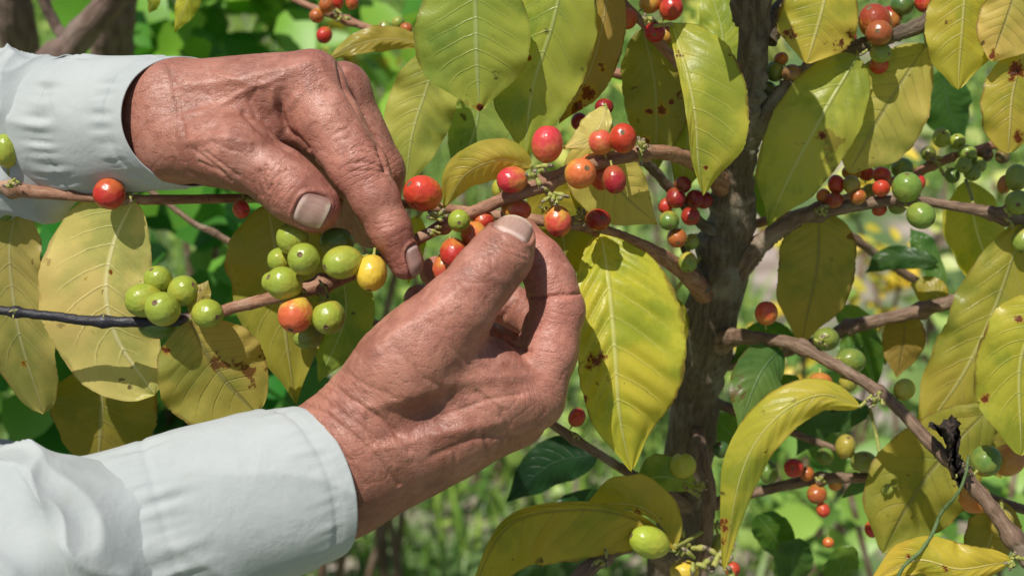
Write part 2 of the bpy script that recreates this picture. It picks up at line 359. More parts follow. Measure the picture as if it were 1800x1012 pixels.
def build_hand(palm, fingers, kp, kf, h, strokes, nails, joints, bones, reds, tans):
    """palm: capsules; fingers: list of (capsules, k joining the palm). Returns verts (camera space), quads, attributes, nail patches."""
    def fn(p):
        pd = capsules(p, palm, kp); r = None
        for caps, k in fingers:
            fd = smin(pd, capsules(p, caps, kf), k)
            r = fd if r is None else smin(r, fd, .0012)
        return r
    allp = np.array([c[i] for c in palm + [c for f, _ in fingers for c in f] for i in (0, 1)])
    mr = max(max(c[2], c[3]) for c in palm) + .004
    lo, hi = allp.min(0) - mr, allp.max(0) + mr
    v, q = surface_nets(fn, lo, hi, h)
    n = vnormals(v, q)
    # nails, in local coordinates
    patches = []
    disp = np.zeros(len(v))
    for (cx, cy, cz, axis, nrml, hl, hw) in nails:
        nr = nrm(cs(nrml)); t = cs(axis); t = nrm(t - nr * (t @ nr)); b = np.cross(nr, t)
        c0 = P(cx, cy, cz); hl = PX(hl, cz); hw = PX(hw, cz)
        loc = v - c0; A = loc @ t / hl; B = loc @ b / hw; N = loc @ nr
        near = (np.abs(N) < .012) & ((n @ nr) > .1)
        rr = (np.abs(A) ** 3 + np.abs(B) ** 3) ** (1 / 3)
        rim = np.exp(-((rr - 1.17) / .12) ** 2) * np.clip(1.2 - A, 0, 1) * .00065
        groove = np.exp(-((rr - 1.0) / .07) ** 2) * -.0006
        disp += np.where(near, rim + groove + np.where(rr < 1, -.0003, 0), 0)
        nu, nv = 17, 19; us, vs_ = np.meshgrid(np.linspace(-1, 1, nu), np.linspace(-1, 1, nv), indexing='ij')
        # rounded rectangle
        k = (np.abs(us) ** 4 + np.abs(vs_) ** 4) ** .25; mxx = np.maximum(np.abs(us), np.abs(vs_)); sc = np.where(k > 0, mxx / np.maximum(k, 1e-6), 1)
        uu = us * sc; vv = vs_ * sc
        pts = c0 + uu[..., None] * b * hw * 1.0 + (vv * 1.0)[..., None] * t * hl + nr * .02
        pts = pts.reshape(-1, 3)
        for _ in range(40):
            dd = fn((pts[:, 0], pts[:, 1], pts[:, 2])); pts = pts - nr * np.clip(dd, -.01, .01)[:, None] * .8
        lift = .0005 - .0007 * np.clip((np.abs(uu.ravel()) - .8) / .2, 0, 1) - .0007 * np.clip((-vv.ravel() - .8) / .2, 0, 1) + .0006 * np.clip((vv.ravel() - .6) / .4, 0, 1)
        pts = pts + nr * lift[:, None]
        fc = [(i * nv + j, (i + 1) * nv + j, (i + 1) * nv + j + 1, i * nv + j + 1) for i in range(nu - 1) for j in range(nv - 1)]
        uvs = np.stack([(us.ravel() + 1) / 2, (vs_.ravel() + 1) / 2], 1)
        patches.append((pts, fc, uvs))
    px = to_px(v); facing = np.clip(n[:, 2] * 2.5 + .25, 0, 1)
    for st in strokes:
        poly, wdt, dep = st[:3]; dep *= (1.35 if wdt < 6 else 1.15); f = facing if len(st) < 4 else np.ones(len(v))
        sel = poly_dist(px, poly)
        disp += np.exp(-(sel / wdt) ** 2) * dep * .001 * f
    zz = np.array([vnoise(p, 55) * .0006 - max(0, .14 - abs(mnoise.noise(Vector((p[0] * 95 + p[1] * 60, p[1] * 95 - p[0] * 60 + 4, p[2] * 60))))) * .0011 for p in v])
    disp += zz
    v = v + n * disp[:, None]
    # attributes
    along = np.full(len(v), 0.0); bd = np.full(len(v), 1e9)
    for ch in bones:
        acc = 0
        for a, b in zip(ch[:-1], ch[1:]):
            a = P(*a); b = P(*b); ba = b - a; L = np.linalg.norm(ba); t = np.clip((v - a) @ ba / L ** 2, -.3, 1.3)
            dist = np.linalg.norm(v - a - np.clip(t, 0, 1)[:, None] * ba, axis=1)
            m = dist < bd; bd[m] = dist[m]; along[m] = acc + t[m] * L; acc += L
    wr = np.zeros(len(v))
    for (x, y, z, r, s_) in joints:
        dist = np.linalg.norm(v - P(x, y, z), axis=1) / PX(r, z); wr = np.maximum(wr, s_ * np.exp(-dist ** 2))
    red = np.zeros(len(v)); tan = np.zeros(len(v))
    for (x, y, z, r, s_) in reds: red = np.maximum(red, s_ * np.exp(-(np.linalg.norm(v - P(x, y, z), axis=1) / PX(r, z)) ** 2))
    for (x, y, z, r, s_) in tans: tan = np.maximum(tan, s_ * np.exp(-(np.linalg.norm(v - P(x, y, z), axis=1) / PX(r, z)) ** 2))
    return v, q, dict(along=along, wrinkle=wr, red=red, tan=tan), patches

VOX = 0.00066
# --- the upper (left) hand
U_palm = [CP(60, 205, -34, 66, 300, 184, -6, 74), CP(60, 245, -34, 66, 300, 248, -4, 70),
    CP(300, 184, -3, 72, 546, 146, 5, 55), CP(300, 195, -20, 70, 598, 163, -20, 53), CP(300, 205, -38, 60, 600, 215, -42, 50),
    CP(300, 225, -48, 56, 575, 262, -60, 44), CP(320, 248, 3, 70, 425, 270, 20, 60), CP(380, 225, -6, 52, 470, 200, -12, 44), CP(440, 208, -2, 50, 556, 252, -2, 46)]
U_thumb = chain([(380, 258, 12, 64), (428, 274, 19, 58), (492, 313, 24, 53), (520, 338, 26, 52), (550, 362, 25, 48)])
U_index = chain([(546, 148, 5, 55), (578, 222, 10, 59), (632, 297, 17, 49), (660, 350, 20, 40), (684, 402, 20, 37), (713, 462, 16, 30)])
U_mid = chain([(600, 165, -20, 50), (668, 300, -25, 43), (666, 362, -45, 37), (650, 405, -66, 31)])
U_ring = chain([(600, 215, -42, 46), (645, 330, -60, 40), (632, 385, -82, 34), (600, 410, -98, 29)])
U_pinky = chain([(575, 262, -60, 40), (600, 350, -85, 33), (580, 400, -100, 27)])
U_strokes = [
    ([(345, 230), (400, 215), (450, 230)], 4, -.3), ([(330, 300), (370, 318), (400, 330)], 4, -.4), ([(380, 130), (440, 150), (490, 150)], 6, .5), ([(590, 235), (610, 225)], 3, -.3), ([(590, 250), (618, 240)], 3, -.25), ([(420, 330), (450, 350)], 3, -.4),
    ([(428, 200), (452, 224), (478, 246), (512, 262), (548, 280)], 5, -.8),
    ([(492, 188), (497, 205), (505, 225), (522, 242), (540, 262)], 5, -1.0),
    ([(480, 236), (500, 250), (520, 262)], 8, -.8),
    ([(440, 178), (455, 200), (475, 225)], 8, -.6), ([(455, 150), (440, 175), (450, 205)], 5, -.35),
    ([(498, 160), (492, 185)], 5, -.4), ([(520, 172), (505, 195), (512, 225)], 8, .7),
    ([(480, 160), (478, 195), (492, 225)], 7, .9),
    ([(456, 300), (452, 320), (460, 345)], 3.2, -.7), ([(468, 290), (462, 310), (470, 335)], 2.6, -.4), ([(494, 302), (480, 318), (474, 334)], 2.4, -.5),
    ([(448, 300), (446, 325), (452, 345)], 2.4, -.4), ([(505, 296), (492, 318), (486, 345)], 2.2, -.3),
    ([(620, 262), (640, 254), (662, 262)], 3, -.55), ([(622, 272), (642, 265), (668, 275)], 2.6, -.5), ([(612, 288), (640, 285), (674, 296)], 2.8, -.55), ([(614, 302), (640, 300), (676, 302)], 2.4, -.4),
    ([(628, 268), (656, 290)], 18, .7),
    ([(660, 396), (684, 390), (700, 392)], 2.6, -.3), ([(656, 404), (690, 398)], 2.4, -.3),
    ([(560, 112), (585, 150), (615, 195), (640, 240)], 9, .7), ([(596, 110), (604, 150), (630, 200), (664, 250), (678, 300)], 4, -1.2),
    ([(330, 150), (400, 142), (470, 130), (545, 112)], 11, .8), ([(320, 205), (380, 190), (430, 160), (500, 135)], 5, .5), ([(330, 250), (390, 240), (440, 250)], 8, .8),
    ([(350, 285), (385, 300), (405, 318)], 3, -.5), ([(340, 262), (370, 285), (395, 305)], 3, -.4), ([(362, 268), (392, 290), (420, 310)], 3, -.4), ([(300, 120), (312, 180), (330, 260)], 5, -.35),
    ([(374, 250), (400, 262), (426, 268)], 3, -.35)]
U_nails = [(548, 371, 34, (.84, -.50, .08), (-.12, -.40, .9), 27, 30), (722, 460, 18, (.5, -.86, 0), (.62, .22, .75), 26, 18)]
U_joints = [(640, 285, 25, 40, 1.0), (682, 395, 25, 24, .55), (478, 325, 40, 34, .9), (545, 130, 10, 50, .45), (420, 230, 20, 40, .5), (360, 280, 15, 50, .5), (668, 300, -20, 40, .7)]
U_bones = [[(300, 184, -3), (546, 148, 5), (638, 296, 18), (684, 402, 20), (713, 462, 16)], [(320, 248, 3), (428, 274, 22), (492, 313, 30), (550, 362, 32)], [(600, 165, -20), (668, 300, -25), (666, 362, -45)]]
U_reds = [(640, 300, 25, 70, .5), (700, 440, 20, 60, .7), (560, 370, 34, 80, .6), (560, 130, 5, 60, .5), (700, 330, -20, 50, .5)]
U_tans = [(430, 180, 0, 120, .42), (330, 300, 0, 70, .5), (300, 150, 0, 120, .65), (520, 110, 5, 70, .25)]
# --- the lower (right) hand
D_palm = [CP(340, 940, 46, 66, 548, 802, 38, 70), CP(370, 965, 46, 66, 590, 866, 34, 72), CP(548, 802, 38, 70, 740, 612, 46, 72), CP(590, 866, 34, 72, 800, 760, 30, 66),
    CP(640, 790, 42, 78, 935, 700, 27, 52), CP(640, 830, 32, 70, 905, 735, 8, 50), CP(600, 840, 15, 66, 880, 748, -18, 46), CP(600, 850, 2, 58, 850, 745, -40, 42), CP(740, 640, 42, 70, 860, 650, 34, 56)]
D_thumb = chain([(700, 645, 47, 70), (806, 540, 47, 62), (850, 486, 44, 56), (882, 448, 41, 53), (898, 424, 36, 44)])
D_index = chain([(942, 698, 25, 52), (965, 620, 23, 48), (980, 545, 20, 46), (968, 495, 18, 42), (950, 458, 16, 38), (918, 414, 12, 32)])
D_mid = chain([(905, 735, 8, 48), (965, 570, -10, 42), (860, 520, -28, 36), (766, 478, -32, 29)])
D_ring = chain([(880, 748, -18, 44), (935, 620, -34, 40), (830, 590, -50, 34), (738, 528, -48, 28)])
D_pinky = chain([(850, 745, -40, 40), (880, 660, -55, 34), (800, 640, -66, 28), (750, 600, -64, 24)])
D_strokes = [
    ([(880, 612), (800, 690), (730, 760)], 34, -1.7), ([(690, 800), (830, 735), (940, 694)], 26, 1.4), ([(525, 705), (580, 730), (650, 790), (700, 850)], 4, -.6), ([(575, 670), (640, 715), (700, 760)], 4, -.5), ([(540, 740), (600, 790), (640, 850)], 5, -.4), ([(560, 780), (640, 880)], 12, .7),
    ([(700, 620), (740, 660), (790, 690)], 4, -.3), ([(740, 560), (780, 600), (830, 640)], 4, -.25), ([(810, 720), (850, 760), (860, 800)], 4, -.4), ([(770, 740), (800, 790), (800, 830)], 4, -.35),
    ([(874, 592), (900, 604), (930, 618)], 4, -1.1), ([(878, 590), (880, 560), (905, 530)], 5, -.9),
    ([(928, 523), (975, 520), (1022, 514)], 3.2, -1.0), ([(888, 596), (905, 588), (928, 580)], 3, -.8),
    ([(560, 676), (620, 705), (680, 740), (720, 790)], 5, -.6), ([(555, 690), (600, 725), (650, 760), (690, 810)], 4, -.5), ([(600, 650), (650, 680), (700, 700)], 4, -.3),
    ([(620, 640), (700, 585), (770, 540)], 14, .9), ([(640, 720), (740, 690), (850, 665), (930, 660)], 12, .9), ([(660, 790), (760, 765), (880, 740)], 10, .8),
    ([(840, 690), (880, 720), (900, 770)], 5, -.7), ([(890, 640), (930, 665), (960, 690)], 5, -.4), ([(920, 700), (940, 720), (950, 750)], 10, .6),
    ([(780, 730), (860, 700), (920, 690)], 3, -.35), ([(760, 800), (830, 770), (900, 765)], 6, -.6),
    ([(856, 420), (890, 432), (925, 446)], 2.8, -.35), ([(850, 430), (885, 442), (925, 456)], 2.6, -.3), ([(845, 470), (870, 485), (900, 500)], 10, .5),
    ([(800, 500), (830, 540), (850, 580)], 7, .4), ([(1024, 560), (1018, 620), (1000, 680)], 4, -.3)]
D_nails = [(904, 400, 44, (.42, .75, -.25), (.36, .55, .72), 31, 34)]
D_joints = [(880, 455, 50, 42, .8), (810, 550, 55, 60, .4), (950, 700, 30, 70, .7), (640, 740, 50, 90, .6), (880, 760, 20, 70, .6), (985, 530, 30, 40, .4)]
D_bones = [[(600, 790, 42), (942, 698, 25), (980, 545, 20), (950, 458, 16), (918, 414, 12)], [(556, 778, 45), (740, 610, 46), (806, 540, 47), (882, 448, 41), (898, 424, 36)]]
D_reds = [(980, 560, 25, 90, .7), (800, 560, 50, 80, .35), (950, 440, 16, 60, .9), (760, 480, -30, 60, 1)]
D_tans = [(770, 730, 30, 130, .42), (640, 900, 30, 190, .9), (880, 780, 0, 130, .7), (880, 440, 45, 60, .3)]  # brown skin, with shadow along the lower wrist and hand edge painted in

person = empty('person', W(P(-1500, 700, 0)).tolist(), 'person in a pale long-sleeved shirt, both sun-browned hands picking cherries', 'person')
person.location.z = 0; WM[person.name] = Matrix.Translation(person.location)
vu, qu, au_, nu_ = build_hand(U_palm, [(U_thumb, .004), (U_index, .006), (U_mid, .005), (U_ring, .005), (U_pinky, .005)], .009, .004, VOX, U_strokes, U_nails, U_joints, U_bones, U_reds, U_tans)
vd, qd, ad_, nd_ = build_hand(D_palm, [(D_thumb, .010), (D_index, .005), (D_mid, .005), (D_ring, .005), (D_pinky, .005)], .012, .004, VOX, D_strokes, D_nails, D_joints, D_bones, D_reds, D_tans)
# rest of the body (beside the frame): arms, trunk, neck and head as one coarse surface joined to the same mesh
SHL = {}
def body_parts():
    up = np.array([0, math.cos(math.radians(PITCH)), math.sin(math.radians(PITCH))]); back = np.array([0, -math.sin(math.radians(PITCH)), math.cos(math.radians(PITCH))]); rt = np.array([1., 0, 0])
    wl = P(40, 230, -28); wrr = P(300, 968, 44)
    ctr = P(-1500, 900, 20)                    # belt-height centre of the trunk
    shl = ctr + up * .42 - back * .17; shr = ctr + up * .42 + back * .17
    ell = wl + rt * -.19 - up * .02 - back * .05; elr = wrr + rt * -.20 - up * .10 + back * .02
    return up, back, rt, wl, wrr, ctr, shl, shr, ell, elr
up_, back_, rt_, wl_, wr_, ctr_, shl_, shr_, ell_, elr_ = body_parts()
def body_fn(p):
    c = [(wl_ - rt_ * .0, ell_, .017, .036), (ell_, shl_, .040, .052), (wr_, elr_, .016, .036), (elr_, shr_, .040, .052)]
    r = capsules(p, c, .02)
    t = capsules(p, [(ctr_ - back_ * .06, ctr_ + back_ * .06, .12, .12), (shl_ + back_ * .03, shr_ - back_ * .03, .075, .075), (ctr_ + up_ * .2 - back_ * .08, ctr_ + up_ * .2 + back_ * .08, .12, .12)], .08)
    nk = ctr_ + up_ * .45; hd = nk + up_ * .19 + rt_ * .02
    hh = capsules(p, [(nk, nk + up_ * .12, .06, .055), (hd, hd + up_ * .05 - rt_ * .02, .082, .088), (hd + rt_ * .04 - up_ * .04, hd + rt_ * .05 + up_ * .03, .05, .06), (hd + rt_ * .10, hd + rt_ * .112 - up_ * .022, .008, .013),
        (hd + back_ * .085 - up_ * .01, hd + back_ * .088 + up_ * .02, .010, .014), (hd - back_ * .085 - up_ * .01, hd - back_ * .088 + up_ * .02, .010, .014)], .018)
    return smin(smin(r, t, .04), hh, .03)
vb, qb = surface_nets(body_fn, np.array([-1.0, -.75, -1.15]), np.array([-.07, .75, -.2]), .008)
allv = np.vstack([vu, vd, vb]); allq = np.vstack([qu, qd + len(vu), qb + len(vu) + len(vd)])
att = {k: np.concatenate([au_[k], ad_[k], np.zeros(len(vb))]) for k in au_}
body = mesh_obj('body', allv, allq, M_skin, person, attrs=att)
for pts, fc, uvs in nu_ + nd_:
    mesh_obj('fingernail', pts, fc, M_nail, body, uv=uvs)

# --- shirt
def tube_cloth(name, axis, parent, fold, rimshift=0.0, nseg=150, nring=170, hem=True, seams=(), mat=M_cloth, thick=.0006, rz_ratio=.85, inner=0.0, twist=0):
    """axis: (x, y, z, r_px) along the arm, last = rim. Elliptical sleeve with folds. rimshift (m): near side pushed along the axis at the rim."""
    a = spline(axis, nseg); c = np.array([P(*r[:3]) for r in a]); rad = np.array([PX(r[3], r[2]) for r in a])
    T = np.gradient(c, axis=0); T /= np.linalg.norm(T, axis=1)[:, None]
    L = np.concatenate([[0], np.cumsum(np.linalg.norm(np.diff(c, axis=0), axis=1))]); tot = L[-1]
    V = []; 
    for i in range(nseg):
        U = nrm(np.cross([0, 0, 1.], T[i])); N = nrm(np.cross(T[i], U)); e = (tot - L[i])
        for j in range(nring):
            ph = 2 * math.pi * j / nring; cu, sn = math.cos(ph), math.sin(ph)
            sh = rimshift * sn * math.exp(-(e / .05) ** 2)
            dirn = U * cu + N * sn
            q = c[i] + T[i] * sh + (U * cu + N * sn * rz_ratio) * rad[i]
            q = q + dirn * fold(e - sh * 0, ph, q)
            V.append(q)
    Fq = [(i * nring + j, i * nring + (j + 1) % nring, (i + 1) * nring + (j + 1) % nring, (i + 1) * nring + j) for i in range(nseg - 1) for j in range(nring)]
    o = mesh_obj(name, V, Fq, mat, parent)
    m = o.modifiers.new('thickness', 'SOLIDIFY'); m.thickness = thick; m.offset = -1
    return o, np.array(V).reshape(nseg, nring, 3), T
def fold_sleeve(seed, amp, freq=28):
    def f(e, ph, q):
        a = mnoise.noise(Vector((q[0] * freq + seed, q[1] * freq * 1.6, q[2] * freq * 1.2)))
        r = 1 - abs(mnoise.noise(Vector((q[0] * freq * .8 + 9 + seed, q[1] * freq * 1.1 + q[0] * 14, q[2] * freq))))
        r2 = 1 - abs(mnoise.noise(Vector((q[0] * freq * 1.7 + 3, q[1] * freq * 1.3 - q[0] * 9, q[2] * freq * 1.5 + seed))))
        return amp * (a * .7 + (r ** 5) * 1.1 + (r2 ** 8) * .5 - .5)
    return f
def fold_cuff(seed, amp, seam_e):
    def f(e, ph, q):
        cc_, ss_ = math.cos(ph), math.sin(ph); pk = mnoise.noise(Vector((cc_ * 9, ss_ * 9, seed + e * 14))) * 1.1 + .4 * mnoise.noise(Vector((cc_ * 21, ss_ * 21, e * 60 + seed)))
        rim = math.exp(-((e - .0085) / .0012) ** 2) * -.0006 + math.exp(-((e - .011) / .006) ** 2) * .0009 * pk + math.exp(-((e - .0065) / .0012) ** 2) * -.0003
        sm = math.exp(-((e - seam_e) / .009) ** 2) * .0016 * pk - math.exp(-((e - seam_e) / .0013) ** 2) * .0006
        a = mnoise.noise(Vector((q[0] * 26 + seed, q[1] * 26, q[2] * 26)))
        rg = 1 - abs(mnoise.noise(Vector((q[0] * 17 + seed * 2, q[1] * 30 + q[0] * 12, q[2] * 17)))) 
        return amp * a + rim + sm + amp * .9 * rg ** 6
    return f
# torso of the shirt with the upper sleeves, as one shell a little outside the body
def shirt_fn(p):
    c = [(ell_ * .35 + wl_ * .65 - rt_ * .0, ell_, .040, .046), (ell_, shl_, .047, .066), (elr_ * .55 + wr_ * .45, elr_, .034, .046), (elr_, shr_, .047, .066)]
    r = capsules(p, c, .03)
    t = capsules(p, [(ctr_ - back_ * .07 - up_ * .05, ctr_ + back_ * .07 - up_ * .05, .135, .135), (shl_ + back_ * .03, shr_ - back_ * .03, .088, .088), (ctr_ + up_ * .2 - back_ * .08, ctr_ + up_ * .2 + back_ * .08, .135, .135), (ctr_ + up_ * .44, ctr_ + up_ * .47, .072, .066)], .08)
    # loose front of the shirt hanging forward towards the branch
    fl = capsules(p, [(P(-700, 960, -130), P(5, 806, -150), .05, .012), (ctr_ + rt_ * .05, P(-700, 980, -130), .10, .05)], .05)
    return smin(smin(r, t, .05), fl, .04)
vs2, qs2 = surface_nets(shirt_fn, np.array([-1.0, -.75, -1.15]), np.array([.0, .65, -.2]), .007)
shirt = mesh_obj('shirt', vs2, qs2, M_cloth, person)
shirt['label'] = 'pale cotton shirt with long sleeves'
uc, UV_, _ = tube_cloth('cuff', [(96, 226, -26, 122), (150, 226, -20, 122), (220, 220, -12, 119), (285, 216, -5, 117), (333, 213, 0, 114)], shirt, fold_cuff(1, .0016, .052), rimshift=-.0165, rz_ratio=.91, nseg=110)
us, US_, _ = tube_cloth('sleeve', [(-900, 330, -110, 170), (-500, 280, -80, 165), (-250, 255, -55, 160), (-60, 245, -40, 152), (40, 238, -30, 146), (90, 232, -25, 134), (135, 228, -20, 118)], shirt, fold_sleeve(3, .0048), rimshift=-.010, nseg=170)
lc, LV_, _ = tube_cloth('cuff', [(150, 968, 56, 160), (260, 936, 54, 160), (360, 906, 50, 156), (470, 873, 44, 148), (546, 850, 40, 139)], shirt, fold_cuff(5, .0016, .060), rimshift=.015, rz_ratio=.85, nseg=110)
ls, LS_, _ = tube_cloth('sleeve', [(-700, 1300, 90, 215), (-350, 1180, 90, 215), (-100, 1075, 80, 235), (50, 1016, 66, 234), (130, 988, 62, 196), (200, 962, 58, 164)], shirt, fold_sleeve(11, .0055, 24), rimshift=.022, nseg=170)

# ------------------------------------------------------------------ the coffee tree: trunk, branches, leaves, cherries
def tube(pts, nseg=None, nring=14, lump=.06, seed=0, nodes=(), cap=True):
    """pts (x,y,z,r) in photo pixels/mm -> verts, faces, uv (m), dark attr helper"""
    nseg = nseg or max(12, len(pts) * 10)
    a = spline(pts, nseg); c = np.array([P(*r[:3]) for r in a]); rad = np.array([PX(r[3], r[2]) for r in a])
    T = np.gradient(c, axis=0); T /= np.linalg.norm(T, axis=1)[:, None]
    L = np.concatenate([[0], np.cumsum(np.linalg.norm(np.diff(c, axis=0), axis=1))])
    V, UV = [], []
    for i in range(nseg):
        U = nrm(np.cross([.1, .2, 1.], T[i])); N = nrm(np.cross(T[i], U)); bulge = 0
        for nd in nodes: bulge += .45 * math.exp(-((a[i, 0] - nd) / 9) ** 2)
        for j in range(nring):
            ph = 2 * math.pi * j / nring
            dirn = U * math.cos(ph) + N * math.sin(ph)
            q = c[i] + dirn * rad[i]
            k = 1 + bulge + lump * (mnoise.noise(Vector(q * (.55 / max(rad[i], .002))) + Vector((seed, 0, 0))) * 2)
            V.append(c[i] + dirn * rad[i] * k); UV.append((j / nring * 2 * math.pi * rad[i], L[i]))
    Fc = [(i * nring + j, i * nring + (j + 1) % nring, (i + 1) * nring + (j + 1) % nring, (i + 1) * nring + j) for i in range(nseg - 1) for j in range(nring)]
    if cap:
        for i in (0, nseg - 1):
            V.append(c[i]); UV.append((0, L[i])); k = len(V) - 1
            Fc += [(i * nring + j, i * nring + (j + 1) % nring, k) for j in range(nring)]
    return np.array(V), Fc, np.array(UV), c
def merge(*parts):
    V, Fc, UV = [], [], []; o = 0
    for v, f, uv in parts:
        V.append(v); UV.append(uv); Fc += [tuple(i + o for i in q) for q in f]; o += len(v)
    return np.vstack(V), Fc, np.vstack(UV)
GROUND = lambda p: np.array([p[0], p[1], 0])
trunk_base = W(P(1200, 1500, -330)); trunk_base[2] = 0
tree = empty('coffee_tree', trunk_base.tolist(), 'coffee tree in focus, grey-brown trunk right of centre, yellowing leaves, red and green cherries', 'tree', None)
tb = [(1334, -120, -30, 26), (1328, -10, -40, 27), (1324, 110, -55, 26), (1312, 180, -64, 30), (1300, 250, -75, 33), (1282, 380, -95, 42), (1260, 490, -112, 49), (1242, 600, -130, 47), (1222, 720, -150, 42), (1208, 840, -168, 44), (1198, 960, -188, 52), (1190, 1060, -205, 56)]
# continue straight down to the soil
pl = P(1190, 1060, -205); 
dn = -up_ if True else 0
def to_pix(p): D = -p[2]; return (900 + p[0] / D * F, 506 - p[1] / D * F, (D0 - D) * 1000)
hgt = W(pl)[2]
for k in (.35, .7, 1.0):
    q = pl - up_ * hgt * k + rt_ * .02 * k; x, y, z = to_pix(q); tb.append((x, y, z, .016 * (1 + .5 * k) * F / -q[2]))
v, f, uv, _ = tube(tb, 240, 48, .14)
v2, f2, uv2, _ = tube([(1345, 70, -50, 22), (1362, 35, -52, 20), (1395, -5, -58, 20), (1450, -90, -60, 18)], 30, 20, .12, 3)
v3, f3, uv3, _ = tube([(1310, 40, -50, 20), (1300, 0, -45, 18), (1290, -60, -40, 16)], 24, 18, .12, 5)
V, Fc, UV = merge((v, f, uv), (v2, f2, uv2), (v3, f3, uv3))
trunk = mesh_obj('trunk', V, Fc, M_bark, tree, uv=UV)

BR = {}; BRC = {}
def branch(key, pts, mat=M_greyb, nodes=(), lump=.07, label=None, nring=14, dark=None, extra=None, owner=None):
    v, f, uv, c = tube(pts, max(20, len(pts) * 14), nring, lump, len(BR), nodes)
    if extra:
        for e in extra:
            v2, f2, uv2, c2 = tube(e, 24, nring, lump, len(BR) + 2); v, f, uv = merge((v, f, uv), (v2, f2, uv2))
    px = to_px(v); dk = np.zeros(len(v)) if dark is None else 1 / (1 + np.exp((px[:, 0] - dark) / 6))
    o = mesh_obj('branch', v, f, mat, owner or tree, uv=uv, attrs={'dark': dk})
    if label: o['label'] = label
    BR[key] = o; BRC[key] = c; return o
branch('main', [(-60, 536, 6, 7), (0, 545, 6, 8), (95, 556, 5, 8.5), (182, 565, 4, 9.5), (330, 562, 2, 10), (420, 538, 0, 11), (500, 518, 8, 12), (570, 498, 8, 15), (640, 470, -2, 12), (735, 420, -2, 11), (800, 388, -2, 11), (880, 352, -2, 12), (958, 322, -4, 15), (1040, 288, -8, 13), (1140, 268, -16, 13), (1200, 276, -35, 14), (1250, 302, -66, 17), (1268, 322, -80, 21), (1290, 355, -100, 28)],
    M_twig, (28, 182, 330, 565, 780, 960, 1130), label='fruiting branch with a blackened dry tip at the left', dark=335)
branch('upper', [(-120, 300, -10, 14), (-40, 318, -8, 13), (20, 332, -8, 13), (130, 344, -10, 10), (250, 351, -12, 9), (430, 349, -45, 8), (560, 352, -75, 8), (700, 358, -60, 8), (830, 372, -38, 9), (930, 385, -30, 10), (1010, 395, -32, 10), (1060, 406, -38, 11), (1130, 434, -52, 13), (1190, 468, -78, 15), (1228, 502, -100, 19), (1256, 535, -120, 26)], M_twig, (22, 218, 1050))
branch('right', [(1258, 530, -120, 22), (1300, 472, -102, 22), (1338, 428, -95, 18), (1390, 392, -88, 14), (1440, 372, -84, 14), (1580, 352, -78, 9.5), (1700, 366, -74, 9.5), (1760, 378, -72, 14), (1860, 390, -70, 12)], M_greyb, (1440, 1590, 1770), .1)
branch('low', [(1240, 612, -138, 30), (1268, 600, -118, 22), (1296, 592, -102, 15), (1345, 596, -82, 12), (1400, 606, -70, 12), (1480, 648, -56, 10.5), (1560, 700, -45, 10), (1640, 782, -35, 12), (1700, 842, -30, 13), (1760, 915, -26, 14), (1810, 990, -24, 15)], M_greyb, (1410, 1545, 1690, 1780), .1)
branch('stem', [(1222, 1100, -110, 17), (1232, 1010, -100, 14), (1240, 930, -92, 14), (1246, 870, -92, 13), (1234, 800, -108, 13), (1226, 760, -140, 10)], M_greyb, (), .1, label='grey side shoot rising in front of the trunk')
branch('top', [(1300, 275, -84, 18), (1350, 200, -64, 20), (1405, 135, -60, 16), (1480, 92, -58, 14), (1560, 66, -54, 13), (1640, 34, -50, 15), (1720, -20, -46, 14)], M_bark, (1640,), .12)
branch('lower_left', [(1205, 890, -160, 14), (1160, 862, -120, 10), (1105, 830, -90, 8.5), (1040, 790, -80, 8), (975, 748, -76, 8), (900, 690, -80, 7)], M_greyb, (1010,))
branch('bottom', [(1180, 1000, -150, 16), (1135, 958, -80, 14), (1090, 962, -62, 13), (1050, 985, -50, 14), (1000, 1030, -40, 14)], M_greyb, (1060,), .15)
branch('crotch', [(1290, 420, -100, 16), (1235, 395, -88, 10), (1180, 335, -70, 9), (1150, 300, -60, 9), (1118, 272, -45, 8)], M_bark, (), .1, extra=[[(1240, 510, -100, 10), (1200, 430, -85, 7), (1165, 360, -75, 6)]])
branch('upper_left', [(1310, 165, -70, 14), (1240, 150, -60, 10), (1180, 100, -50, 9), (1140, 52, -44, 8), (1085, -5, -40, 8), (1040, -60, -40, 7)], M_twig, (1150,))
branch('back_right', [(1270, 640, -150, 14), (1370, 620, -135, 10), (1440, 600, -125, 11), (1500, 574, -120, 12), (1620, 545, -112, 12), (1712, 519, -108, 13)], M_greyb, (1490, 1620), .12)
branch('back_low', [(1240, 890, -170, 12), (1340, 862, -150, 9), (1440, 842, -140, 10), (1530, 838, -135, 9), (1620, 826, -130, 8)], M_greyb, (1440,))
branch('pink', [(1480, 350, -120, 7), (1560, 322, -120, 8), (1610, 305, -118, 9), (1650, 285, -116, 8), (1745, 255, -112, 8), (1830, 226, -110, 8)], M_twig, (1640,), extra=[[(1300, 400, -130, 9), (1400, 375, -125, 7), (1480, 350, -120, 7)]])
branch('corner', [(1240, 700, -160, 10), (1500, 800, -140, 6), (1720, 868, -80, 8), (1800, 895, -75, 9), (1880, 910, -70, 9)], M_greyb, ())
branch('far_top', [(480, -30, -140, 6), (520, 0, -135, 6), (610, 36, -125, 7), (740, 80, -110, 7), (860, 100, -100, 8), (1040, 120, -90, 9), (1200, 160, -85, 11), (1305, 200, -75, 13)], M_twig, (610,))

# --- leaves
LN, LM = 64, 26
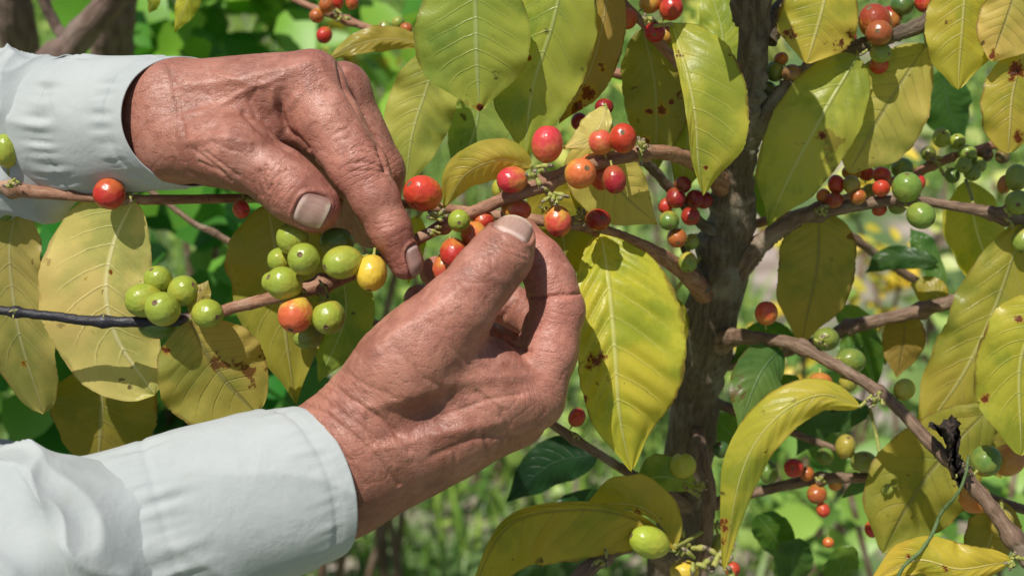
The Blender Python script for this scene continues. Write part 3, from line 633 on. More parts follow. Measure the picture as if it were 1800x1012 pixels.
# rust marks and dead patches that sit on particular leaves: pixel, depth, radius, strength
MARKS = [(1040, 634, -14, 17, 1.0), (1058, 622, -12, 10, .9), (1026, 700, -14, 9, .9), (1068, 662, -12, 8, .6), (1040, 662, -14, 10, .6), (903, 108, -14, 11, 1.2), (898, 124, -14, 8, 1), (930, 102, -14, 6, .9), (880, 240, -20, 8, .8), (905, 262, -22, 8, .6),
    (1035, 165, -32, 18, 1.0), (1015, 190, -34, 16, 1.1), (1058, 120, -30, 10, .8), (1164, 192, -64, 12, 1.1), (1142, 196, -64, 8, 1), (1136, 246, -68, 9, 1), (1180, 180, -64, 7, .9), (843, 190, -2, 7, 1.6), (756, 130, 4, 7, .7), (1252, 130, 2, 10, .7), (1222, 215, 4, 5, 1), (1240, 295, 0, 4, 1.6), (293, 614, 2, 9, 1.3), (300, 625, 2, 8, .6),
    (1390, 60, -40, 14, .9), (1500, 60, -40, 12, .8), (1785, 125, -22, 18, 1.1), (1790, 240, -26, 12, 1.0), (1745, 95, -16, 10, .9), (1272, 925, -52, 14, 1.0), (1270, 950, -54, 10, .9), (1445, 238, -48, 8, .9), (1455, 262, -48, 7, .8), (1735, 700, -18, 10, .9), (1790, 560, -12, 10, 1), (120, 680, -40, 14, .7), (40, 640, -36, 12, .6), (196, 478, -12, 5, 1), (150, 490, -12, 6, .7), (1010, 985, -46, 5, .9), (900, 985, -42, 6, .9), (960, 930, -44, 5, .7), (1120, 900, -66, 10, .9), (1660, 1000, -16, 8, .9), (1600, 980, -18, 8, .8)]
def leaf(bk, pts, wp, wm, c, wear=.2, cup=.12, roll=0, under=False, wav=.03, quilt=.012, label=None, peak=.65, tipw=.8, seed=None, petiole=True, parent=None, curl=0, mat=None, tp=.5):
    rr = random.Random(seed if seed is not None else len(bpy.data.meshes)); s0 = rr.random() * 50
    pts = [(p + (0,))[:3] if len(p) == 2 else p for p in pts]
    a = spline([P(*p) for p in pts], LN); T = np.gradient(a, axis=0); T /= np.linalg.norm(T, axis=1)[:, None]
    zm = np.mean([p[2] for p in pts]); wp = PX(wp, zm); wm = PX(wm, zm)
    Lt = np.linalg.norm(np.diff(a, axis=0), axis=1).sum()
    V, UV = [], []
    vmax = peak / (peak + tipw); fm = (vmax ** peak) * ((1 - vmax) ** tipw)
    if petiole:
        pass
    for i in range(LN):
        t = i / (LN - 1); f = (t ** peak) * ((1 - t) ** tipw) / fm
        f = max(f, .018 if t < .5 else .0)
        if t > .74: q_ = (t - .74) / .26; f *= 1 - tp * q_ * q_ * (3 - 2 * q_)
        S = nrm(np.cross([0, 0, 1.], T[i])); N = nrm(np.cross(T[i], S)); r_ = roll + curl * (t - .5)
        S2 = S * math.cos(r_) + N * math.sin(r_); N2 = -S * math.sin(r_) + N * math.cos(r_)
        for j in range(LM + 1):
            u = -1 + 2 * j / LM; au = abs(u); w_ = (wp if u > 0 else wm) * f
            e = 1 + (.035 * mnoise.noise(Vector((t * 9, u * 1.3 + s0, s0))) + .02 * mnoise.noise(Vector((t * 34, s0, u)))) * au + (wear * .05 * mnoise.noise(Vector((t * 60, s0 + 4, u))) if au > .95 else 0)
            ph = (t * 9.5 - au ** 1.25 * 2.1)
            qh = quilt * Lt * .55 * (-math.cos(2 * math.pi * (ph - .5)) * .5) * math.sin(math.pi * min(1, au * 1.05)) * min(1, f * 1.4) * (1 - max(0, min(1, (t - .72) / .2)))
            hgt_ = -cup * w_ * au ** 1.6 * 1.4 + wav * Lt * (math.sin(t * 13 + s0 + (0 if u > 0 else 1.7)) + .5 * math.sin(t * 29 + s0 * 3 + (0 if u > 0 else 2.1))) * au ** 2 * f + qh - .004 * math.exp(-(u / .09) ** 2) * w_ * 5
            hgt_ += .02 * Lt * mnoise.noise(Vector((t * 3 + s0, u * 1.5, 3)))
            V.append(a[i] + S2 * u * (1 if True else 0) * w_ * e * math.cos(min(1.2, cup * au)) + N2 * hgt_); UV.append(((u + 1) / 2, t))
    Fc = [(i * (LM + 1) + j, i * (LM + 1) + j + 1, (i + 1) * (LM + 1) + j + 1, (i + 1) * (LM + 1) + j) for i in range(LN - 1) for j in range(LM)]
    VA = np.array(V); rust = np.zeros(len(VA))
    for (mx, my, mz, mr_, ms) in MARKS:
        dq = np.linalg.norm((VA - P(mx, my, mz)) * np.array([1, 1, .55]), axis=1) / PX(mr_, mz); rust = np.maximum(rust, ms * np.exp(-dq ** 2))
    o = mesh_obj('leaf', V, Fc, mat or (M_under if under else M_leaf), parent or BR[bk], uv=UV, attrs={'rust': rust})
    k_ = 1.24 if c[0] > .2 else 1.0; o.color = (c[0] * 1.02 * k_, c[1] * .955 * k_, c[2] * (1.0 if c[2] < .12 else 1), min(1, wear + .15))
    if label: o['label'] = label
    if petiole and bk in BRC:       # short stalk back to the branch
        cc = BRC[bk]; k = np.argmin(np.linalg.norm(cc - a[0], axis=1)); e = cc[k]
        if .0005 < np.linalg.norm(e - a[0]) < .05:
            q0 = to_pix(e); q1 = to_pix(a[0]); q2 = to_pix(a[1])
            vv, ff, uu, _ = tube([(*q0, 3.6), ((q0[0] + q1[0]) / 2 + 2, (q0[1] + q1[1]) / 2, (q0[2] + q1[2]) / 2, 3.4), (*q1, 3.2), (*q2, 2.8)], 14, 8, 0)
            p = mesh_obj('leaf_stalk', vv, ff, M_stub, BR[bk], uv=uu)
    return o
YB = (.52, .47, .09); YG = (.38, .43, .04); OL = (.28, .27, .035); GR = (.13, .25, .03); DG = (.05, .15, .025); TN = (.36, .31, .08); PG = (.27, .36, .075); YY = (.55, .43, .05)
leaf('upper', [(234, 352, -8), (200, 425, -10), (187, 510, -12), (208, 600, -16), (272, 694, -20)], 82, 128, (.60, .54, .20), .3, .10, .05, wav=.015, quilt=.008, tp=.05, tipw=.5, peak=.55, label='broad pale yellow leaf hanging from the upper left branch')
leaf('main', [(333, 562, 6), (360, 615, 2), (395, 668, -4), (452, 728, -10)], 88, 108, (.40, .36, .09), .5, .10, -.15, under=True, wav=.03, tipw=.5, tp=.1, label='yellow leaf seen from underneath with a dark midrib')
leaf('upper', [(470, 358, -30), (484, 440, -30), (498, 560, -34), (520, 712, -42)], 92, 90, (.33, .31, .06), .3, .06)
leaf('main', [(602, 478, -28), (606, 560, -36), (560, 672, -46)], 50, 52, PG, .1)
leaf('upper', [(30, 345, -20), (18, 450, -26), (32, 580, -32), (76, 728, -44)], 68, 88, (.34, .32, .10), .8, .12, .2, tp=.1, tipw=.5)
leaf('upper', [(172, 640, -60), (178, 720, -62), (170, 850, -72)], 98, 98, (.26, .23, .05), .5, .08, label='dark olive leaf hanging behind the others above the cuff')
leaf('main', [(335, 556, 4), (350, 522, 6), (366, 492, 4)], 18, 20, TN, .7)
leaf('main', [(934, 293, 2), (878, 282, 6), (818, 308, 4), (780, 366, -4)], 40, 40, (.52, .46, .09), .2, .22, -.5, wav=.01, peak=.55, tipw=.6)
leaf('main', [(1064, 186, -14), (1058, 215, -8), (1035, 245, -2), (988, 262, 2)], 18, 34, (.60, .55, .20), .4, .15)
leaf('main', [(1040, 238, -24), (1056, 290, -26), (1100, 345, -30), (1156, 395, -34)], 58, 70, (.50, .47, .12), .4, .10, under=True)
leaf('main', [(950, 320, -32), (985, 400, -36), (1000, 500, -42)], 62, 60, OL, .2)
leaf('far_top', [(832, -90, 10), (836, 20, 8), (838, 110, 4), (843, 196, -2)], 98, 112, (.28, .36, .07), .3, .16, wav=.02, quilt=.014, tipw=.62, label='large green leaf with a blackened tip hanging above the hands')
leaf('far_top', [(1000, -90, -6), (972, 40, -10), (935, 160, -16), (922, 284, -24)], 84, 84, (.33, .39, .07), .5, .12, wav=.02, tipw=.75)
leaf('far_top', [(1075, -70, -22), (1058, 50, -26), (1030, 140, -30), (982, 218, -36)], 44, 52, (.30, .24, .06), 1.0, .15)
leaf('far_top', [(775, 84, -60), (748, 160, -64), (724, 240, -68), (712, 345, -74)], 62, 60, (.38, .42, .10), .2, .10)
leaf('far_top', [(838, 140, -80), (838, 215, -84), (800, 320, -90)], 62, 52, (.27, .37, .10), .5, .1)
leaf('far_top', [(745, 78, -104), (690, 68, -96), (630, 78, -90), (570, 108, -90)], 20, 26, (.36, .33, .07), .2, .2)
leaf('upper_left', [(1130, 50, -56), (1152, 160, -62), (1152, 308, -72)], 64, 58, (.24, .25, .05), .7, .08)
leaf('upper_left', [(1190, 110, -70), (1210, 220, -76), (1190, 360, -84)], 50, 30, (.28, .30, .05), .3)
leaf('upper_left', [(1180, 42, -6), (1204, 120, 4), (1220, 200, 6), (1226, 280, 2), (1236, 344, -4)], 98, 14, (.44, .46, .07), .6, .14, .15, wav=.012, peak=.45, tipw=.6, label='bright leaf hanging in front of the trunk, folded along its midrib')
leaf('top', [(1508, 98, -52), (1445, 205, -48), (1388, 310, -50), (1350, 398, -56)], 70, 78, (.38, .42, .07), .3, .12, .1, wav=.02, peak=.5)
leaf('top', [(1628, 78, -62), (1572, 165, -62), (1530, 235, -64), (1492, 305, -68)], 78, 84, (.42, .40, .10), .3, .1, under=True, tipw=.6)
leaf('top', [(1465, -70, -36), (1442, 30, -38), (1418, 112, -42)], 70, 72, (.48, .44, .07), .9, .14, tipw=.55)
leaf('top', [(1705, -80, -24), (1692, 40, -28), (1684, 158, -34)], 64, 62, (.42, .40, .06), .7, .12, tipw=.55)
leaf('top', [(1800, -60, -10), (1770, 30, -12), (1742, 108, -16)], 70, 46, (.50, .43, .12), 1.0, .1, under=True, tipw=.5)
leaf('top', [(1802, 80, -20), (1780, 170, -22), (1772, 270, -28)], 56, 52, (.46, .38, .07), 1.0, .12, tipw=.5, tp=.2)
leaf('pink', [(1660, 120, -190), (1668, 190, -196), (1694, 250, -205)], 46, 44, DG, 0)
leaf('right', [(1440, 372, -90), (1436, 470, -96), (1408, 606, -112)], 70, 68, (.34, .30, .07), .5, .06, under=True, tipw=.55, peak=.5, label='broad dull olive leaf hanging below the right branch')
leaf('upper', [(1056, 412, -30), (1070, 500, -14), (1080, 620, -10), (1088, 730, -14), (1110, 828, -22)], 128, 66, (.52, .52, .06), .55, .10, -.05, wav=.012, quilt=.045, peak=.55, tipw=.68, label='large glossy yellow-green leaf beside the lower hand with rusty spots')
leaf('upper', [(1010, 396, -50), (985, 440, -56), (980, 500, -60)], 40, 38, (.38, .36, .06), .2)
leaf('low', [(1372, 612, -80), (1335, 660, -70), (1298, 754, -66)], 46, 46, (.11, .22, .05), .4, .1, quilt=.02)
leaf('low', [(1512, 714, -45), (1440, 694, -40), (1360, 738, -38), (1304, 830, -44), (1272, 1000, -58)], 38, 44, (.42, .42, .06), .4, .30, .25, wav=.01, quilt=.01, peak=.6, tipw=.5, label='long arching yellow leaf in front of the trunk base')
leaf('stem', [(1188, 960, -66), (1118, 912, -52), (1015, 894, -42), (890, 925, -40), (815, 1075, -50)], 92, 14, (.42, .38, .06), .5, .10, .25, wav=.008, under=True, peak=.8, tipw=.5, label='wide arching yellow leaf at the bottom edge')
leaf('stem', [(1188, 958, -70), (1150, 905, -66), (1098, 886, -64), (1030, 892, -70)], 10, 54, (.46, .42, .07), .3, .12, -.3, tipw=.5)
leaf('stem', [(1225, 852, -88), (1170, 838, -82), (1118, 846, -86)], 36, 40, PG, .6, .3, tipw=.45, wav=.05)
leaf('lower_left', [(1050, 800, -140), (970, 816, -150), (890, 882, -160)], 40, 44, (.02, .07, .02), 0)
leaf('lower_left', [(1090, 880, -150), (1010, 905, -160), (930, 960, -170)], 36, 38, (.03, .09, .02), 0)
leaf('low', [(1742, 716, -80), (1660, 800, -78), (1600, 880, -80), (1552, 972, -86)], 92, 88, (.33, .31, .055), .4, .08, under=True, tipw=.55, label='large olive leaf seen from underneath at lower right')
leaf('right', [(1850, 520, -10), (1796, 630, -14), (1795, 800, -22)], 76, 78, (.44, .44, .06), 1.0, .10, tipw=.45, peak=.5, label='yellow leaf with scorched brown rim at the right edge')
leaf('right', [(1800, 388, -70), (1750, 540, -74), (1690, 660, -80), (1600, 790, -90)], 86, 72, (.34, .33, .06), .3, .08)
leaf('right', [(1698, 318, -110), (1722, 420, -112), (1772, 540, -118)], 56, 54, (.48, .46, .06), .2, .18)
leaf('back_right', [(1592, 548, -120), (1588, 600, -124), (1576, 664, -128)], 40, 38, (.26, .21, .05), .6, under=True)
leaf('back_right', [(1660, 535, -118), (1636, 510, -122), (1600, 500, -126)], 30, 26, (.32, .28, .04), .4)
leaf('low', [(1780, 985, -20), (1690, 1000, -16), (1610, 985, -18), (1520, 1030, -26)], 30, 46, (.52, .44, .06), .8, .2)
leaf('low', [(1760, 880, -60), (1740, 950, -66), (1700, 1040, -74)], 50, 44, (.28, .25, .05), .5)
leaf('corner', [(1700, 700, -90), (1720, 760, -96), (1760, 840, -100)], 60, 60, (.28, .26, .05), .5)
leaf('back_low', [(1480, 640, -110), (1520, 610, -120), (1540, 690, -130)], 34, 30, GR, .2)
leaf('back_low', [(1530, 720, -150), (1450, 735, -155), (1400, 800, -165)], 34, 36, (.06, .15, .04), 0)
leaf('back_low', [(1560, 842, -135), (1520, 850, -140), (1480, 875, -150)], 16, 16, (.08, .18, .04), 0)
leaf('back_right', [(1400, 600, -130), (1340, 590, -136), (1285, 640, -140)], 24, 26, GR, 0)
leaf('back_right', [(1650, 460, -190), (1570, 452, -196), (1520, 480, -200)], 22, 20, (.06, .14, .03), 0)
leaf('back_right', [(1660, 520, -190), (1625, 440, -196), (1600, 400, -200)], 20, 24, (.10, .22, .04), 0)
leaf('crotch', [(1180, 520, -110), (1190, 570, -112), (1188, 640, -116)], 22, 26, OL, .3)
for (bx, by, z_, an, sz, cc) in [(1335, 300, -170, .4, 34, GR), (1400, 660, -160, -.7, 34, GR), (1470, 545, -170, 1.1, 26, (.16, .30, .05)), (1330, 905, -160, .8, 36, GR), (1405, 945, -150, -.3, 38, (.10, .20, .04)), (1590, 905, -150, .3, 36, (.30, .34, .05)), (1500, 960, -140, -.6, 34, GR), (1660, 600, -170, .6, 34, (.12, .24, .05)), (1765, 640, -150, -.2, 40, OL), (1250, 730, -200, .9, 30, GR), (1570, 610, -180, -1.1, 26, (.14, .28, .05)), (1745, 440, -150, .3, 34, (.34, .36, .05)), (1120, 560, -150, .2, 32, GR), (1420, 760, -190, .9, 30, (.10, .22, .04)), (1100, 870, -190, -.5, 28, DG), (1540, 190, -180, .1, 36, (.18, .32, .05))]:
    leaf('back_low' if by > 600 else 'back_right', [(bx, by, z_), (bx + 40 * math.sin(an), by + 50 * math.cos(an), z_ - 4), (bx + 70 * math.sin(an) + 10, by + 120 * math.cos(an) + 10, z_ - 14)], sz, sz * .9, cc, .2, roll=an * .4, petiole=False)
leaf('far_top', [(345, -60, -110), (330, 0, -112), (306, 58, -118)], 22, 22, (.45, .46, .06), .2, .2)
leaf('far_top', [(270, -40, -110), (268, 0, -112), (262, 24, -118)], 14, 14, (.45, .46, .06), .2, .2)
leaf('upper', [(735, 380, -50), (722, 430, -52), (718, 500, -58)], 26, 24, (.36, .42, .06), .2)
leaf('upper_left', [(1260, 140, -90), (1270, 60, -92), (1240, -40, -96)], 40, 46, (.36, .42, .07), .3)
# unseen crown branch added above the frame, set sunward to shade trunk and leaves
SUNC = np.array(MC.to_3x3().inverted() @ d)
CAN = []
for (x, y, z) in [(1312, 20, -50), (1318, 110, -60), (1300, 200, -70), (1280, 300, -85), (1262, 440, -105), (1440, 480, -96), (1150, 200, -62), (1600, 800, -78), (1390, 400, -85)]:
    p = P(x, y, z); t = .16
    while to_pix(p + SUNC * t)[1] > -210: t += .01
    CAN.append(to_pix(p + SUNC * t))
CAN.sort()
mx_ = [(c[0], c[1] - 60, c[2]) for c in CAN]
branch('canopy', [(1330, -118, -30, 14), (1300, -330, 20, 13)] + [(c[0], c[1] - 70, c[2], 9) for c in CAN[::-3]], M_twig)
for i, (x, y, z) in enumerate(CAN):
    an = R.uniform(-.9, .9)
    leaf('canopy', [(x - 30 * an, y - 130, z - 8), (x, y, z), (x + 60 * an, y + 120, z + 6)], R.uniform(50, 75), R.uniform(50, 75), YG, .3, roll=R.uniform(-.7, .7), petiole=False)

# --- cherries
def cherry_mesh():
    prof = [(0, .965), (.04, .96), (.068, .975), (.098, .985), (.13, .985), (.18, .972), (.25, .962)]
    n0 = len(prof)
    for k in range(1, 29):
        th = math.radians(15.5 + (180 - 15.5 - 9) * k / 28); prof.append((math.sin(th) ** .94, math.cos(th) * (1 if th < 1.57 else 1.03)))
    prof += [(.13, -1.04), (.10, -1.12), (.09, -1.32), (.10, -1.45), (.0, -1.46)]
    n = 48; V = []
    for (r, z) in prof:
        for j in range(n): V.append((r * math.cos(2 * math.pi * j / n), r * math.sin(2 * math.pi * j / n), z))
    Fc, mi = [], []
    for i in range(len(prof) - 1):
        for j in range(n):
            Fc.append((i * n + j, (i + 1) * n + j, (i + 1) * n + (j + 1) % n, i * n + (j + 1) % n))
            mi.append(1 if i < 5 else (2 if i >= n0 + 28 else 0))
    me = bpy.data.meshes.new('cherry'); me.from_pydata(V, [], Fc); me.polygons.foreach_set('use_smooth', [True] * len(Fc)); me.polygons.foreach_set('material_index', mi)
    for m in (M_cherry, M_calyx, M_stub): me.materials.append(m)
    return me
ME_ch = cherry_mesh()
ch_proto = None
def cherry(bk, x, y, rx, ry, z, c, a=0.2, cal=None, label=None, parent=None):
    global ch_proto
    if ch_proto is None: o = bpy.data.objects.new('cherry', ME_ch); ch_proto = o
    else: o = ch_proto.copy()
    if 'label' in o: del o['label']
    col.objects.link(o); o.parent = parent or BR[bk]; o.matrix_parent_inverse = Matrix.Identity(4)
    p = P(x, y, z)
    if cal is None:
        cc = BRC[bk]; k = np.argmin(np.linalg.norm(cc - p, axis=1)); dv = p - cc[k]; dv = nrm(dv) + np.array([R.uniform(-.3, .3), R.uniform(-.3, .3), R.uniform(-.2, .5)])
    else: dv = np.array([cal[0], -cal[1], cal[2]], float)
    dv = nrm(dv); ex = np.array([1., 0, 0]) - dv * dv[0]
    if np.linalg.norm(ex) < .2: ex = np.array([0, 1., 0]) - dv * dv[1]
    ex = nrm(ex); ey = np.cross(dv, ex)
    sx, sy = PX(rx * R.uniform(.96, 1.05), z), PX(ry * R.uniform(.96, 1.06), z)
    # scale along each local axis from the wanted picture extents
    def ext(ax_): w2 = abs(ax_[0]) ** 2 * sx + abs(ax_[1]) ** 2 * sy + abs(ax_[2]) ** 2 * (sx * sy) ** .5; return w2 * (1.06 if ax_ is dv else 1)
    B = np.stack([ex * ext(ex), ey * ext(ey), dv * ext(dv)], 1); B = MN[:3, :3] @ B; t = W(p)
    o.matrix_basis = Matrix([[*B[0], t[0]], [*B[1], t[1]], [*B[2], t[2]], [0, 0, 0, 1]])
    o.color = (*c, a)
    if label: o['label'] = label
    return o
g1 = (.30, .37, .045); g2 = (.22, .30, .05); g3 = (.13, .22, .04); yl = (.72, .50, .05); og = (.62, .20, .045); pr = (.60, .065, .045); rd = (.48, .035, .025); dr = (.26, .015, .018); ob = (.42, .12, .03)
for t in [
 ('main', 278, 491, 25, 22, 4, g1, .1, (-.3, -.6, .5)), ('main', 322, 511, 26, 27, 4, g1, .1, (.8, -.4, .5)), ('main', 253, 528, 32, 30, 8, g1, .1, (-.95, -.1, .3)), ('main', 286, 543, 30, 29, 16, g1, .1, (-.25, -.4, 1)), ('main', 365, 551, 28, 25, 10, g1, .1, (.7, .2, .6)), ('main', 277, 573, 34, 20, -2, g3, .1, (0, 1, .2)),
 ('main', 514, 419, 28, 27, 20, g1, .1, (-.3, -.95, .3)), ('main', 534, 455, 27, 29, 32, g1, .1, (-.1, -.25, 1)), ('main', 492, 457, 21, 21, 12, g1, .2, (-1, 0, .1)), ('main', 499, 498, 33, 28, 22, g1, .1, (-.75, -.35, .55)), ('main', 476, 496, 16, 18, -6, g1, .1, (-1, 0, 0)),
 ('main', 592, 426, 30, 24, 10, g3, .2, (0, -1, .2)), ('main', 602, 461, 34, 28, 28, g1, .25, (-.8, .25, .5)), ('main', 653, 480, 27, 30, 26, yl, .3, (-.1, .95, .3)), ('main', 520, 552, 31, 31, 20, (.62, .13, .05), .95, (-.2, .85, .5)), ('main', 578, 557, 28, 29, 20, g1, .25, (-.05, .55, .8)), ('main', 541, 592, 26, 20, -8, g2, .1, (0, 1, 0)),
 ('upper', 12, 264, 22, 28, -4, g1, .1, (0, -1, .2)), ('upper', 192, 341, 28, 24, 2, rd, .05, (-.2, .9, .2)), ('upper', 174, 326, 22, 18, -16, og, .5, (-.5, -.8, 0)), ('upper', 424, 368, 14, 17, -24, pr, .2, None), ('upper', 8, 362, 18, 26, -20, g3, .1, (0, 1, 0)),
 ('main', 743, 340, 35, 29, 8, (.60, .06, .03), .15, (-.65, -.45, .6)), ('main', 807, 388, 20, 20, 14, g1, .2, (.05, .25, 1)), ('main', 798, 446, 24, 28, 8, rd, .2, (.2, .75, .6)), ('main', 781, 470, 20, 26, -4, (.55, .09, .05), .3, (-.3, .9, .1)), ('main', 834, 414, 23, 22, 4, (.60, .12, .04), .4, (.3, .8, .3)), ('main', 850, 389, 20, 16, -4, rd, .1, (.3, .7, .1)), ('main', 908, 368, 26, 18, -6, (.60, .11, .05), .6, (.9, .2, .3)),
 ('main', 962, 253, 27, 29, 6, (.62, .05, .06), .15, (.1, -.95, .1)), ('main', 900, 316, 27, 23, 6, (.55, .04, .05), .35, (-.95, .15, .2)), ('main', 1056, 250, 22, 21, -2, (.60, .10, .06), .3, (-.3, -.8, .3)), ('main', 1095, 243, 24, 26, 2, (.50, .05, .02), .15, (-.1, -.3, 1)), ('main', 1020, 305, 28, 28, 12, (.66, .17, .05), .6, (.35, -.25, .85)), ('main', 1053, 283, 34, 14, -18, pr, .2, None), ('main', 1056, 310, 20, 24, -18, rd, .1, None), ('main', 1080, 316, 20, 23, 0, (.36, .02, .03), .0, (.15, .9, .3)),
 ('upper', 980, 389, 24, 27, 0, (.60, .08, .05), .55, (.1, .95, .2)), ('upper', 1051, 386, 23, 20, -14, (.32, .025, .015), .1, (.3, -.1, .9)), ('main', 876, 332, 12, 18, -20, g1, .1, None),
 ('crotch', 1188, 348, 18, 18, -66, dr, 0, None), ('crotch', 1214, 380, 17, 17, -64, (.34, .03, .02), .1, (0, .3, .9)), ('crotch', 1222, 350, 15, 18, -74, dr, 0, None), ('crotch', 1238, 352, 13, 16, -80, dr, 0, None), ('crotch', 1176, 388, 18, 17, -66, g3, .5, (0, .5, .8)), ('crotch', 1190, 418, 18, 17, -70, ob, .5, (0, .5, .8)), ('crotch', 1209, 461, 17, 17, -72, g2, .4, (0, .8, .5)),
 ('upper_left', 1101, 33, 20, 20, -40, (.55, .11, .03), .3, (-.3, .3, .8)), ('upper_left', 1143, 5, 20, 18, -46, ob, .4, None), ('upper_left', 1180, 15, 21, 20, -44, rd, 0, None), ('upper_left', 1151, 57, 19, 18, -36, (.38, .02, .02), 0, (-.1, .4, .9)), ('upper_left', 1170, 62, 14, 18, -52, ob, .5, None), ('upper_left', 1062, 188, 16, 14, -24, dr, 0, None),
 ('far_top', 570, 62, 14, 15, -120, rd, .1, None), ('far_top', 557, 28, 13, 12, -120, ob, .3, None), ('far_top', 574, 10, 13, 14, -118, ob, .7, None), ('far_top', 592, 4, 13, 13, -124, rd, .1, None), ('far_top', 619, 5, 11, 11, -120, (.45, .08, .03), .2, None), ('far_top', 677, 51, 14, 14, -112, g2, .2, None), ('far_top', 714, 52, 12, 11, -110, ob, .4, None), ('far_top', 700, 40, 10, 11, -118, g2, .1, None), ('far_top', 769, 127, 8, 8, -70, rd, 0, None), ('far_top', 1018, 214, 14, 16, -46, dr, 0, None),
 ('top', 1538, 38, 27, 30, -48, (.30, .05, .02), .5, None), ('top', 1564, 34, 18, 22, -60, dr, .2, None), ('top', 1545, 58, 24, 22, -42, (.33, .09, .03), .5, None), ('top', 1548, 93, 18, 18, -48, g2, .3, (.5, .2, .6)), ('top', 1545, 114, 17, 15, -60, rd, .1, None), ('top', 1586, 10, 20, 16, -56, (.06, .13, .03), 0, None), ('top', 1626, 5, 20, 16, -54, (.40, .02, .02), 0, None), ('top', 1646, 76, 12, 20, -48, (.05, .12, .03), 0, None), ('top', 1495, 72, 10, 26, -70, dr, 0, None), ('top', 1362, 126, 16, 18, -66, g3, .1, None), ('top', 1373, 104, 14, 10, -66, ob, .2, None), ('top', 1392, 130, 18, 15, -58, (.22, .12, .05), .4, None), ('top', 1350, 158, 14, 14, -70, g3, .1, None),
 ('right', 1470, 324, 14, 17, -80, rd, 0, None), ('right', 1497, 325, 15, 17, -76, (.33, .27, .06), .3, None), ('right', 1497, 303, 18, 12, -90, ob, .6, None), ('right', 1523, 305, 14, 12, -92, rd, 0, None), ('right', 1550, 308, 16, 13, -80, rd, 0, None), ('right', 1549, 331, 16, 14, -74, (.52, .05, .02), .1, None), ('right', 1508, 346, 15, 12, -74, ob, .3, None), ('right', 1466, 352, 17, 13, -78, (.33, .05, .03), .2, None), ('right', 1546, 369, 15, 9, -86, rd, 0, None), ('right', 1586, 296, 20, 17, -90, g3, 0, None), ('right', 1594, 329, 25, 24, -64, (.17, .27, .045), 0, (-.1, -.8, .5)), ('right', 1619, 379, 25, 23, -60, (.17, .27, .045), 0, (.7, .5, .5)), ('right', 1614, 322, 12, 16, -84, rd, 0, None), ('right', 1578, 362, 16, 14, -84, g3, 0, None),
 ('pink', 1655, 242, 16, 17, -106, g1, .3, None), ('pink', 1683, 249, 14, 13, -110, g1, .1, None), ('pink', 1632, 270, 14, 12, -112, (.14, .17, .03), .2, None), ('pink', 1700, 268, 17, 13, -104, g2, .1, None), ('pink', 1693, 290, 15, 15, -100, g2, 0, None), ('pink', 1709, 304, 15, 14, -104, g2, 0, None), ('pink', 1674, 309, 13, 13, -110, g3, 0, None), ('pink', 1732, 272, 14, 12, -112, (.09, .05, .02), 0, None), ('pink', 1762, 276, 12, 12, -110, (.12, .09, .03), 0, None),
 ('right', 1787, 312, 20, 23, -70, g2, 0, None), ('right', 1766, 324, 12, 18, -80, ob, .1, None), ('right', 1790, 356, 22, 21, -60, g2, 0, (-.3, .2, .8)), ('right', 1798, 422, 18, 24, -66, g2, .2, None),
 ('low', 1347, 550, 20, 20, -70, (.56, .08, .03), .2, (0, -.9, .2)), ('low', 1442, 674, 21, 17, -62, (.40, .07, .03), .2, (0, .95, .1)), ('low', 1496, 634, 26, 22, -74, g3, 0, None), ('low', 1590, 684, 18, 19, -46, (.36, .40, .05), .2, None), ('low', 1490, 672, 16, 18, -80, g3, .3, None), ('low', 1452, 596, 24, 20, -90, g3, 0, None),
 ('low', 1733, 809, 27, 25, -44, (.10, .20, .04), 0, None), ('low', 1772, 808, 30, 26, -56, (.52, .17, .05), .3, None), ('low', 1714, 876, 27, 26, -50, (.58, .20, .04), .3, (0, .9, .2)), ('low', 1760, 918, 20, 26, -60, (.30, .26, .05), .2, None), ('low', 1560, 860, 10, 10, -80, g2, 0, None),
 ('back_low', 1486, 784, 17, 21, -130, (.36, .30, .05), .2, None), ('back_low', 1450, 801, 16, 14, -132, g3, 0, None), ('back_low', 1518, 811, 23, 16, -128, (.20, .24, .05), 0, None), ('back_low', 1395, 822, 17, 17, -126, rd, 0, None), ('back_low', 1418, 832, 13, 12, -134, ob, .2, None), ('back_low', 1436, 868, 18, 16, -134, (.38, .10, .03), .3, None), ('back_low', 1447, 896, 12, 12, -134, rd, .1, None), ('back_low', 1532, 930, 12, 15, -120, rd, 0, None), ('back_low', 1456, 953, 10, 9, -140, (.55, .10, .03), .2, None), ('back_low', 1350, 828, 16, 22, -140, g3, .1, None), ('back_low', 1366, 690, 9, 9, -150, g1, 0, None), ('back_low', 1390, 680, 8, 10, -150, g1, 0, None), ('back_low', 1268, 790, 15, 14, -140, (.05, .11, .03), 0, None),
 ('back_low', 1580, 800, 14, 14, -130, g2, .1, None), ('back_low', 1468, 850, 12, 12, -140, og, .4, None), ('back_low', 1380, 700, 14, 14, -150, g2, .1, None), ('right', 1448, 345, 13, 13, -84, og, .3, None), ('right', 1530, 335, 13, 12, -90, g2, .3, None), ('pink', 1720, 290, 13, 13, -108, g2, .1, None), ('crotch', 1200, 325, 14, 15, -74, dr, 0, None), ('crotch', 1170, 362, 13, 14, -70, rd, 0, None), ('crotch', 1215, 425, 13, 14, -78, g2, .3, None), ('lower_left', 1014, 733, 14, 16, -76, rd, 0, None), ('stem', 1200, 818, 23, 20, -84, (.42, .46, .05), .2, (-.1, -.95, .1)), ('stem', 1141, 952, 38, 22, -50, (.36, .44, .045), .1, (-.85, -.35, .3)), ('stem', 1203, 1003, 25, 17, -76, (.62, .46, .05), .3, (0, -.9, .3)), ('stem', 1265, 958, 16, 20, -100, g1, .1, None), ('stem', 1288, 1000, 12, 14, -104, rd, 0, None),
